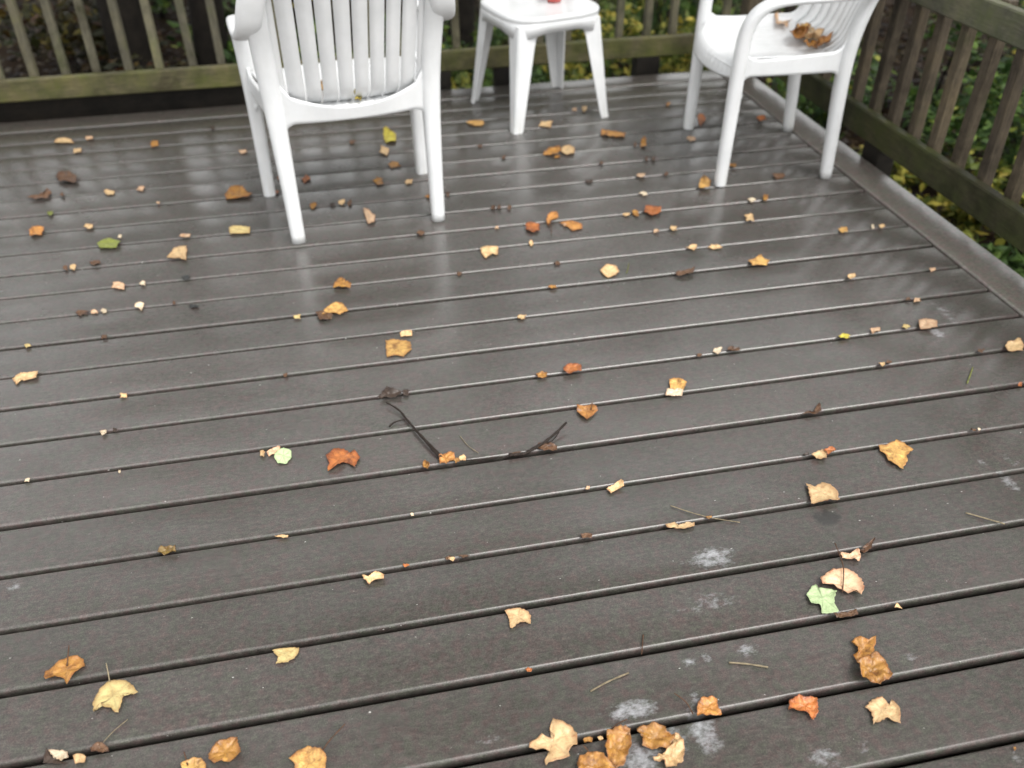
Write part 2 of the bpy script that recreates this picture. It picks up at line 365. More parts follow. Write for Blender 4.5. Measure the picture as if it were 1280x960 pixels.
# ------------------------------------------------------------------ ground
def ground_z(x, y):
    d = max(0, y-3.6)*.10 + max(0, x-2.4)*.04
    return -.62 + d + .05*noise.noise(Vector((x*.9, y*.9, 0)))
def build_ground():
    mt, nt, b = new_mat('forest_soil')
    g = N(nt, 'ShaderNodeNewGeometry').outputs['Position']
    n1 = noise_n(nt, g, 3, 6, .7); n2 = noise_n(nt, g, 30, 4, .8)
    c = ramp(nt, n1, [(.3, (.010,.008,.005)), (.5, (.024,.015,.009)), (.7, (.022,.025,.009))]).outputs[0]
    c = mixc(nt, .8, c, ramp(nt, n2, [(.3, (.4,.4,.4)), (.7, (1.7,1.5,1.3))]).outputs[0], 'MULTIPLY')
    nt.links.new(c, b.inputs['Base Color']); b.inputs['Roughness'].default_value = .9; b.inputs['Specular IOR Level'].default_value = .1; bump(nt, b, n2, .8, .03)
    xs = [-150,-60,-25]+[-12+.5*i for i in range(49)]+[25,60,150]
    V = []; F = []; n = len(xs)
    for yy in xs:
        for xx in xs: V.append((xx, yy+3, ground_z(max(-12,min(12,xx)), max(-9,min(12,yy+3)))))
    for j in range(n-1):
        for i in range(n-1): F.append((j*n+i, j*n+i+1, (j+1)*n+i+1, (j+1)*n+i))
    o = obj('ground', V, F, mt, smooth=True); o['kind'] = 'structure'
    return o
build_ground()

# ------------------------------------------------------------------ deck
P = 0.143; GAP = 0.0115; TH = .025; XR = 1.817; XL = -3.6; YF = 23*P
deck = empty('deck'); deck['kind'] = 'structure'
def board_profile(w, th, r, seg=5):
    pts = [(-w/2+.003, -th), (-w/2, -th+.003)]
    for i in range(seg+1):
        a = math.pi - (math.pi/2)*i/seg; pts.append((-w/2+r + r*math.cos(a), -r + r*math.sin(a)))
    for i in range(seg+1):
        a = math.pi/2 - (math.pi/2)*i/seg; pts.append((w/2-r + r*math.cos(a), -r + r*math.sin(a)))
    pts += [(w/2, -th+.003), (w/2-.003, -th)]
    return pts
def board_mesh(name, length, w, mat, r=.0065):
    pr = board_profile(w, TH, r); n = len(pr); V = []; F = []; secs = [0, .004] + [length*i/14 for i in range(1, 14)] + [length-.004, length]
    for j, x in enumerate(secs):
        for (y, z) in pr:
            e = -.0015 if j in (0, len(secs)-1) and z > -.012 else 0
            V.append((x, y, z+e + .0007*math.sin(x*2.1)))
    for j in range(len(secs)-1):
        for k in range(n): F.append((j*n+k, j*n+(k+1) % n, (j+1)*n+(k+1) % n, (j+1)*n+k))
    F.append(tuple(range(n))[::-1]); F.append(tuple((len(secs)-1)*n+k for k in range(n)))
    me = bpy.data.meshes.new(name); me.from_pydata(V, [], [f[::-1] for f in F]); me.update()
    me.polygons.foreach_set('use_smooth', [len(p.vertices) == 4 for p in me.polygons]); me.materials.append(mat)
    at_e = me.attributes.new('edge', 'FLOAT', 'POINT')
    at_e.data.foreach_set('value', [1.0 if (v.co.z > -.0095 and abs(abs(v.co.y)-w/2) < r*.72) else (.35 if v.co.z > -.01 and abs(abs(v.co.y)-w/2) <= r*1.01 else 0.0) for v in me.vertices])
    me.validate(); return me
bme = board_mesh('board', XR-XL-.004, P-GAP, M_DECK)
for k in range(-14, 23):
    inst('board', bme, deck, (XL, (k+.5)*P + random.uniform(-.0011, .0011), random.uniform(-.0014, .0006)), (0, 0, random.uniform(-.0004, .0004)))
bo = board_mesh('border_board', YF+2.0, .138, M_BORDER, .007)
inst('border_board', bo, deck, (XR+.0045+.069, -2.0, .001), (0,0,math.pi/2))
obj('joist', *box(XL, XR+.1, -2.0, YF-.01, -.20, -.18), M_DARKW, deck)['kind'] = 'structure'  # full dark sheet added below the boards so the gaps stay dark
for x in [XL+.1+.4*i for i in range(13)]:
    obj('joist', *box(x, x+.04, -2.0, YF-.03, -.18, -.048), M_DARKW, deck)
obj('rim_board', *box(XR+.10, XR+.135, -2.0, YF-.005, -.22, -TH-.003), M_DARKW, deck)
obj('rim_board', *box(XL, XR+.095, YF-.045, YF-.012, -.22, -TH-.003), M_DARKW, deck)

# ------------------------------------------------------------------ railings
def bx(name, b, mat, par, bev=.003): return fixn(obj(name, *box(*b, bev), mat, par))
far = empty('railing', (0, 3.35, 0))
tag(far, 'mossy wooden railing along the far edge of the deck, behind the chairs and table', 'railing')
def rel(o, root):  # geometry given in world space
    o.location = -Vector(root.location); return o
def wbox(name, b, mat, root, bev=.003):
    c = Vector(((b[0]+b[1])/2, (b[2]+b[3])/2, (b[4]+b[5])/2))
    o = bx(name, (b[0]-c.x, b[1]-c.x, b[2]-c.y, b[3]-c.y, b[4]-c.z, b[5]-c.z), mat, root, bev)
    o.location = c - Vector(root.location); return o
wbox('bottom_rail', (-3.6, 2.02, 3.325, 3.363, .068, .160), M_RAIL, far, .005)
wbox('top_rail', (-3.6, 2.02, 3.325, 3.363, .60, .69), M_RAIL, far, .005)
bal = box(-.0165,.0165,-.017,.017,-.315,.315,.003)
mb = fixn(obj('baluster', *bal, M_BAL, far)); mb_me = mb.data
first = True
for i in range(-16, 26):
    X = -1.407 + .1315*i + random.uniform(-.005, .005)
    if X > 1.93: continue
    o = mb if first else inst('baluster', mb_me, far); first = False
    o.location = Vector((X, 3.384, .392+random.uniform(-.006,.006))) - Vector(far.location); o.rotation_euler = (random.uniform(-.006,.006), random.uniform(-.02,.02), random.uniform(-.08,.08))
for X, wd in ((.78, .09), (1.485, .12), (.50, .05)):
    wbox('support_block', (X-wd/2, X+wd/2, 3.327, 3.40, -.15, .0665), M_DARKW, far)
wbox('post', (1.985, 2.075, 3.37, 3.46, -.6, .75), M_BALR, far)
wbox('shade_board', (-3.6, .36, 3.402, 3.44, -.35, .10), M_DARKW, far)  # board added as a dark strip for the shadow under the bottom rail

rr = empty('railing', (1.98, 1.0, 0))
tag(rr, 'brown wooden railing along the right edge of the deck beside the border board', 'railing')
wbox('bottom_rail', (1.968, 2.006, -1.5, 3.323, .055, .158), M_RAILY, rr, .005)
wbox('top_rail', (1.968, 2.006, -1.5, 3.323, .575, .668), M_TOPR, rr, .005)
br = fixn(obj('baluster', *box(-.019,.019,-.019,.019,-.30,.30,.003), M_BALR, rr)); first = True
y = -1.4
while y < 3.28:
    o = br if first else inst('baluster', br.data, rr); first = False
    o.location = Vector((2.027, y+random.uniform(-.008,.008), .372+random.uniform(-.006,.006))) - Vector(rr.location)
    o.rotation_euler = (random.uniform(-.02,.02), random.uniform(-.008,.008), random.uniform(-.08,.08)); y += .1345
for Y, wd in ((2.12, .11), (.9, .1)):
    wbox('support_block', (1.975, 2.05, Y-wd/2, Y+wd/2, -.12, .0535), M_DARKW, rr)

# ------------------------------------------------------------------ chairs
def build_chair():
    root = empty('armchair')
    S = []
    def add(name, V, F, par=root, smooth=True):
        o = obj(name, V, F, M_WHITE, par, smooth); return fixn(o)
    for s in (1, -1):
        # front leg that bends over into the armrest and wraps on to the back
        key = [(.283,.405,0),(.281,.402,.15),(.279,.398,.30),(.279,.395,.44),(.281,.388,.53),(.285,.366,.585),(.289,.325,.618),(.291,.26,.632),
               (.292,.15,.638),(.29,.05,.645),(.286,-.015,.66),(.276,-.06,.695),(.262,-.088,.755),(.232,-.112,.825),(.14,-.145,.872),(0,-.158,.885)]
        szk = [(.021,.021),(.0225,.0225),(.025,.024),(.028,.024),(.029,.022),(.029,.020),(.030,.017),(.031,.014),(.032,.013),(.033,.013),(.034,.013),
               (.036,.014),(.038,.013),(.038,.012),(.036,.012),(.034,.012)]
        pts = smooth_path([(x*s, y, z) for x, y, z in key], 5); sz = lerp_list(szk, len(pts))
        ups = []
        for i in range(len(pts)):
            t = i/(len(pts)-1)*15
            if t < 12: u = Vector((s, 0, 0))
            else:
                f = min(1, (t-12)/3); u = Vector((s*(1-f), 0, f*1.0)).normalized()
            ups.append(u)
        k = 5*5; NS = 18
        V, F = sweep(pts, sz, NS, ups, 2.6); nF = k*NS
        for nm, lo, hi, cap_ in (('leg', 0, k, 0), ('armrest', k, len(pts)-1, 1)):
            o = obj(nm, V[lo*NS:(hi+1)*NS], [tuple(q-lo*NS for q in f) for f in F[lo*NS:hi*NS]] + [tuple(range(NS)) if not cap_ else tuple((hi-lo)*NS+q for q in range(NS))], M_WHITE, root, True)
            fixn(o)
            me = o.data; full = sweep_normals(V, F)
            me.normals_split_custom_set_from_vertices([full[lo*NS+q] for q in range(len(me.vertices))])
        # rear leg
        key = [(.236,0,0),(.237,.008,.15),(.239,.016,.30),(.241,.018,.42),(.245,.006,.53),(.250,-.022,.63),(.252,-.058,.71),(.242,-.088,.79)]
        szk = [(.022,.020),(.024,.022),(.027,.024),(.030,.024),(.031,.022),(.031,.018),(.030,.014),(.022,.010)]
        pts = smooth_path([(x*s, y, z) for x, y, z in key], 4)
        V, F = sweep(pts, lerp_list(szk, len(pts)), 18, (1,0,0), 2.5); add('leg', V, F)
    # plates: apron on each side and across the back
    def plate(name, fn, n=30, m_=7, th=.006, par=root):
        V = []; F = []
        for side_ in (1, -1):
            for i in range(n+1):
                for j in range(m_+1):
                    p, nn = fn(i/n, j/m_); V.append(p + nn*th*side_)
        def I(sd, i, j): return sd*(n+1)*(m_+1) + i*(m_+1) + j
        for i in range(n):
            for j in range(m_):
                F.append((I(0,i,j), I(0,i+1,j), I(0,i+1,j+1), I(0,i,j+1))); F.append((I(1,i,j), I(1,i,j+1), I(1,i+1,j+1), I(1,i+1,j)))
            F.append((I(0,i,0), I(1,i,0), I(1,i+1,0), I(0,i+1,0))); F.append((I(0,i,m_), I(0,i+1,m_), I(1,i+1,m_), I(1,i,m_)))
        for j in range(m_):
            F.append((I(0,0,j), I(0,0,j+1), I(1,0,j+1), I(1,0,j))); F.append((I(0,n,j), I(1,n,j), I(1,n,j+1), I(0,n,j+1)))
        return add(name, V, F, par)
    def corner(t, r=.14, d=.055):       # deepening where the apron runs into the legs
        e = min(t, 1-t); return d*max(0, 1-e/r)**2.2
    for s in (1, -1):
        def fn(u, v, s=s):
            y = .015 + .385*u; x = s*(.243 + .037*u + .006*math.sin(math.pi*u))
            ztop = .448 + .008*math.cos(math.pi*u) + .055*max(0, 1-u/.16)**2 + .05*max(0, 1-(1-u)/.2)**2.0
            zb = .388 - corner(u)
            return Vector((x, y, zb + (ztop-zb)*v)), Vector((s, -.05*s, 0)).normalized()
        plate('side_apron', fn)
    def fb(u, v):
        x = -.238 + .476*u; q = (x/.238)
        zt = .428 + .065*q*q + .05*max(0, abs(q)-.8)/.2; zb = .385 - corner(u, .12, .05)
        return Vector((x, .012 - .030*(1-q*q) + .01*(1-v), zb + (zt-zb)*v)), Vector((0, -1, .15)).normalized()
    back = plate('backrest', fb)
    def ff(u, v):
        x = -.28 + .56*u; q = x/.28
        zt = .415; zb = .372 - corner(u, .13, .06)
        y = .395 + .062*(1-q*q)
        return Vector((x, y - .022*(1-v), zb + (zt-zb)*v)), Vector((0, 1, 0))
    plate('front_apron', ff)
    # slats of the back
    def backy(x, z):
        t = (z-.42)/.38
        yb = .052 - .10*t - .02*t*t
        if t < .16: yb += .055*(1-t/.16)**2
        return yb - (.052 + .018*t)*(1-(x/.25)**2)
    for i in range(10):
        x0 = -.2585+.0517*i+.0027; x1 = x0+.0517-.0054
        if i == 0: x0 = -.252
        if i == 9: x1 = .252
        V = []; F = []; nz = 18
        zlo = .412
        sec = [(-1,-.001),(-.97,.0025),(0,.0028),(.97,.0025),(1,-.001),(.93,-.0055),(0,-.0055),(-.93,-.0055)]
        for j in range(nz+1):
            z = zlo + (.875-zlo)*j/nz; nar = 1 - .10*(1-j/nz)
            for a, o_ in sec:
                x = (x0+x1)/2 + a*(x1-x0)/2; x *= 1 - (1-nar)*(1-min(1, abs(x)/.252)**5)
                V.append((x, backy(x, z) - o_*.9, z))
        nn = len(sec)
        for j in range(nz):
            for k in range(nn): F.append((j*nn+k, j*nn+(k+1)%nn, (j+1)*nn+(k+1)%nn, (j+1)*nn+k))
        F.append(tuple(range(nn))); F.append(tuple(nz*nn+k for k in range(nn)))
        o = add('slat', V, F, back)
    # seat: dished, raised towards the sides, rounded front lip, shallow grooves
    V = []; F = []; nu, nv = 88, 30
    for side_ in (0, 1):
        for j in range(nv+1):
            v = j/nv
            for i in range(nu+1):
                u = -1+2*i/nu
                yf = .395 + .075*(1-u*u)
                if v <= .75:
                    t = v/.75; y0_ = .022-.030*(1-u*u); y = y0_ + (yf-.03-y0_)*t; z = .432 - .016*math.sin(math.pi*min(1, t*1.1)) * (1-u**4)
                    z += .004*math.sin(math.pi*min(1, t*3)) - .004*(1-t)**6
                else:
                    t = (v-.75)/.25; a = t*math.pi/2*1.05
                    y = yf-.03 + .032*math.sin(a); z = .432 - .036*(1-math.cos(a)) - .02*t*t
                hw = .232 + .045*(y/.42)
                z += .016*abs(u)**6
                gx = (u*hw/.026) % 1.0
                if abs(gx-.5) < .13 and abs(u) < .86: z -= .0028; y -= .0028*(v > .8)
                V.append((u*hw, y, z - .006*side_))
    def I(sd, j, i): return sd*(nv+1)*(nu+1) + j*(nu+1) + i
    for j in range(nv):
        for i in range(nu):
            F.append((I(0,j,i), I(0,j,i+1), I(0,j+1,i+1), I(0,j+1,i))); F.append((I(1,j,i), I(1,j+1,i), I(1,j+1,i+1), I(1,j,i+1)))
        F.append((I(0,j,0), I(0,j+1,0), I(1,j+1,0), I(1,j,0))); F.append((I(0,j,nu), I(1,j,nu), I(1,j+1,nu), I(0,j+1,nu)))
    for i in range(nu):
        F.append((I(0,0,i), I(1,0,i), I(1,0,i+1), I(0,0,i+1))); F.append((I(0,nv,i), I(0,nv,i+1), I(1,nv,i+1), I(1,nv,i)))
    add('seat', V, F)
    return root
ch1 = build_chair()
ch1.location = (.048, 1.922, .0006); ch1.rotation_euler = (0, 0, math.radians(7.8))
tag(ch1, 'white plastic armchair on the left, its slatted back turned to the viewer', 'chair', 'white plastic armchairs')
ch2 = copy_tree(ch1); ch2.location = (1.768, 2.232, .0006); ch2.rotation_euler = (0, 0, math.radians(81.0))
tag(ch2, 'white plastic armchair on the right, facing left, brown leaves heaped on its seat', 'chair')
ch3 = copy_tree(ch1); ch3.location = (-1.86, 2.36, .0006); ch3.rotation_euler = (0, 0, math.radians(-75))
tag(ch3, 'white plastic armchair beyond the left side of the picture, only mirrored in the wet boards', 'chair')

# ------------------------------------------------------------------ side table
def build_table():
    root = empty('side_table', (.853, 2.935, .0006), math.radians(14.5))
    H = .44; a = .205           # half side at the top
    def outline(n=96, r=1.0):
        pts = []
        for i in range(n):
            th = 2*math.pi*i/n; c, s = math.cos(th), math.sin(th)
            k = (abs(c)**3.6 + abs(s)**3.6)**(-1/3.6); pts.append((c*k*r, s*k*r))
        return pts
    n = 96; V = []; F = []
    rings = [(0.0, H-.002), (.55, H-.0025), (.85, H-.003), (.93, H-.001), (.97, H), (1.0, H-.003), (1.008, H-.009), (1.01, H-.02), (1.0, H-.022), (.97,H-.012), (.5, H-.010), (0, H-.010)]
    for r, z in rings:
        for x, y in outline(n, max(r, .002)*(a+.008)): V.append((x, y, z))
    for j in range(len(rings)-1):
        for i in range(n): F.append((j*n+i, j*n+(i+1)%n, (j+1)*n+(i+1)%n, (j+1)*n+i))
    fixn(obj('table_top', V, F, M_WHITE, root, True))
    # apron with arches between the legs
    V = []; F = []
    ol = outline(n, a+.004)
    for i, (x, y) in enumerate(ol):
        th = 2*math.pi*i/n; ph = (th % (math.pi/2))/(math.pi/2)      # 0 and 1 at middles, .5 at the corner
        e = abs(ph-.5)*2
        zb = H - .062 - .03*max(0, 1-e/.62)**1.3
        for f, z in ((1.022, H-.012), (1.006, zb), (.965, zb), (.965, H-.012)): V.append((x*f, y*f, z))
    for i in range(n):
        i2 = (i+1) % n
        for k in range(4): F.append((i*4+k, i2*4+k, i2*4+(k+1)%4, i*4+(k+1)%4))
    fixn(obj('apron', V, F, M_WHITE, root, True))
    # angle-section legs, tapering and splayed
    for sx in (1, -1):
        for sy in (1, -1):
            V = []; F = []; secs = 14; prof = None
            for j in range(secs+1):
                t = j/secs; z = (H-.035)*t
                wd = .031 + .036*t + .012*max(0, t-.85)/.15
                c = .226 - .040*t
                foot = .002*max(0, 1-t/.06)
                o_ = c + foot; tk = .006
                # outer corner rounded
                arc = [(o_ - .014 + .014*math.sin(q), o_ - .014 + .014*math.cos(q)) for q in [math.pi/2*i/5 for i in range(6)]]
                pr = [(o_-wd*1.25, o_)] + arc + [(o_, o_-wd*1.25), (o_-tk, o_-wd*1.25), (o_-tk-.004, o_-tk-.004), (o_-wd*1.25, o_-tk)]
                for x, y in pr: V.append((sx*x, sy*y, z))
                n_ = len(pr)
            for j in range(secs):
                for k in range(n_): F.append((j*n_+k, j*n_+(k+1)%n_, (j+1)*n_+(k+1)%n_, (j+1)*n_+k))
            F.append(tuple(range(n_))); F.append(tuple(secs*n_+k for k in range(n_)))
            lo = fixn(obj('leg', V, F, M_WHITE, root, True))
            es = lo.modifiers.new('edge', 'EDGE_SPLIT'); es.split_angle = math.radians(40)
    return root
tb = build_table()
tag(tb, 'small square white plastic side table standing between the two armchairs', 'table')
# red candle glass on the table, cut by the top of the picture
mt, nt_, b_ = new_mat('red_glass')
b_.inputs['Base Color'].default_value = (.42,.03,.02,1); b_.inputs['Roughness'].default_value = .12
b_.inputs['Coat Weight'].default_value = 1
nn_ = noise_n(nt_, N(nt_, 'ShaderNodeTexCoord').outputs['Object'], 30, 3, .6); nt_.links.new(ramp(nt_, nn_, [(.3,(.32,.02,.015)),(.7,(.5,.05,.03))]).outputs[0], b_.inputs['Base Color'])
mtd = flat_mat('dark_wax', (.03,.015,.012), .3, 60)
p = at(694, 4, .44); cg = empty('candle_glass', (p.x+.002, p.y+.028, .4405)); n = 32; V = []; F = []
prof = [(0,.0),(.026,0),(.031,.003),(.035,.02),(.038,.045),(.0385,.05),(.036,.05),(.034,.03),(.03,.022),(0,.022)]
for r, z in prof:
    for i in range(n): V.append((max(r,.0003)*math.cos(2*math.pi*i/n), max(r,.0003)*math.sin(2*math.pi*i/n), z))
for j in range(len(prof)-1):
    for i in range(n): F.append((j*n+i, j*n+(i+1)%n, (j+1)*n+(i+1)%n, (j+1)*n+i))
fixn(obj('glass_cup', V, F, mt, cg, True))
V = [(.033*math.cos(2*math.pi*i/n), .033*math.sin(2*math.pi*i/n), .0) for i in range(n)] + [(.033*math.cos(2*math.pi*i/n), .033*math.sin(2*math.pi*i/n), .006) for i in range(n)]
F = [tuple(range(n))[::-1], tuple(range(n,2*n))] + [(i,(i+1)%n,n+(i+1)%n,n+i) for i in range(n)]
wx = obj('wax', V, F, mtd, cg); wx.location = (0,0,.024)
tag(cg, 'small red glass holder standing on the white side table, cut off by the top edge', 'candle holder')

# ------------------------------------------------------------------ leaves on the deck
landmarks = []       # (short phrase, x, y)
leaf_jobs = []
def leaf_mesh(poly, curl=.010, crumple=.004, seed=0, lift=.0015, fold=0.0):
    """poly: world XY outline; returns centre, verts, faces, rim and vein values"""
    cx = sum(p[0] for p in poly)/len(poly); cy = sum(p[1] for p in poly)/len(poly)
    pts = []; m_ = len(poly); rnd = random.Random(seed)
    size = max(math.hypot(p[0]-cx, p[1]-cy) for p in poly); big = size > .016
    step = size*(.11 if big else .24)
    for i in range(m_):
        a = poly[i]; b = poly[(i+1) % m_]; L = math.hypot(b[0]-a[0], b[1]-a[1]); k = max(1, min(8, int(L/step)))
        nx, ny = (b[1]-a[1])/max(L,1e-6), -(b[0]-a[0])/max(L,1e-6)
        for j in range(k):
            t = j/k; q = size*(rnd.uniform(-.045, .035) if j % 2 else rnd.uniform(0, .03)) if big else size*rnd.uniform(-.03,.03)
            pts.append((a[0]+(b[0]-a[0])*t + nx*q, a[1]+(b[1]-a[1])*t + ny*q))
    n = len(pts); rings = (.14,.28,.42,.56,.7,.82,.92,1.0) if big else ((.3,.62,.85,1.0) if size > .009 else (.55,1.0))
    # veins run from a base point to the lobe tips
    far_ = sorted(range(m_), key=lambda i: -math.hypot(poly[i][0]-cx, poly[i][1]-cy)); tips = []
    for i in far_:
        a = math.atan2(poly[i][1]-cy, poly[i][0]-cx)
        if all(abs(math.remainder(a-b_, 2*math.pi)) > .6 for b_, _, _ in tips): tips.append((a, poly[i][0]-cx, poly[i][1]-cy))
        if len(tips) == 6: break
    bxy = (0.0, size*.12)
    def vein(x, y):
        d = 9
        for _, tx, ty in tips:
            ux, uy = tx-bxy[0], ty-bxy[1]; L2 = ux*ux+uy*uy; t = max(0, min(1, ((x-bxy[0])*ux+(y-bxy[1])*uy)/L2))
            d = min(d, math.hypot(x-bxy[0]-ux*t, y-bxy[1]-uy*t))
        return d/size
    fa = rnd.uniform(0, math.pi); fx, fy = math.cos(fa), math.sin(fa); off = rnd.uniform(0, 50)
    ph = rnd.uniform(0, 6.28); ph2 = rnd.uniform(0, 6.28)
    def zz(x, y, r):
        th = math.atan2(y, x); d = abs(x*fx+y*fy)
        w_ = .5+.5*math.sin(th+ph); w2 = .5+.5*math.sin(3*th+ph2)
        z = curl*(r**2.6)*(.15+.9*w_*w2+.2*w_) + fold*d
        q = Vector((x/size*1.5+off, y/size*1.5, 0))
        z += crumple*1.1*abs(noise.noise(q))*2*(.4+r) + crumple*.75*abs(noise.noise(q*2.3+Vector((0,0,5)))) + crumple*.35*noise.noise(q*5.5)
        z += (crumple*.35+.0006)*min(1, vein(x, y)*5)
        return max(0, z)
    top = [(0, 0, zz(0, 0, 0))]; rim = [0]; vn = [vein(0, 0)]
    for r in rings:
        for (x, y) in pts:
            dx, dy = (x-cx)*r, (y-cy)*r; top.append((dx, dy, zz(dx, dy, r))); rim.append(r); vn.append(vein(dx, dy))
    th_ = .0004; nv = len(top)
    V = [(x, y, z+lift+th_) for x, y, z in top] + [(x, y, z+lift) for x, y, z in top]
    F = []
    for s, o_ in ((0, 0), (1, nv)):
        for i in range(n):
            f = (o_, o_+1+i, o_+1+(i+1) % n); F.append(f if s == 0 else f[::-1])
            for k in range(len(rings)-1):
                a = o_+1+k*n+i; b = o_+1+k*n+(i+1) % n
                for f in ((a, a+n, b+n), (a, b+n, b)) if (i+k) % 2 else ((a, a+n, b), (b, a+n, b+n)): F.append(f if s == 0 else f[::-1])
    k = (len(rings)-1)*n
    for i in range(n): F.append((1+k+i, nv+1+k+i, nv+1+k+(i+1) % n, 1+k+(i+1) % n))
    return (cx, cy), V, F, rim+rim, vn+vn
def make_leaf(name, poly, kind, base=0.0, **kw):
    (cx, cy), V, F, rim, vn = leaf_mesh(poly, **kw)
    o = obj(name, V, F, leaf_mat(kind), None, False)
    a = o.data.attributes.new('rim', 'FLOAT', 'POINT'); a.data.foreach_set('value', rim)
    a = o.data.attributes.new('vein', 'FLOAT', 'POINT'); a.data.foreach_set('value', vn)
    o.data.polygons.foreach_set('use_smooth', [True]*len(o.data.polygons))
    o.location = (cx, cy, base); return o
def tube(name, pts, r, mat, parent=None, n=6, r1=None):
    r1 = r if r1 is None else r1
    c = Vector(pts[0]); P_ = smooth_path([Vector(p)-c for p in pts], 4)
    sz = [(r+(r1-r)*i/(len(P_)-1),)*2 for i in range(len(P_))]
    sz = [(a*(1+.18*math.sin(i*2.3)), b*(1+.18*math.sin(i*2.3))) for i, (a, b) in enumerate(sz)]
    V, F = sweep(P_, sz, n, (.3,.2,1), 2)
    o = obj(name, V, F, mat, parent, True); o.location = c - (Vector(parent.location) if parent else Vector()); return o
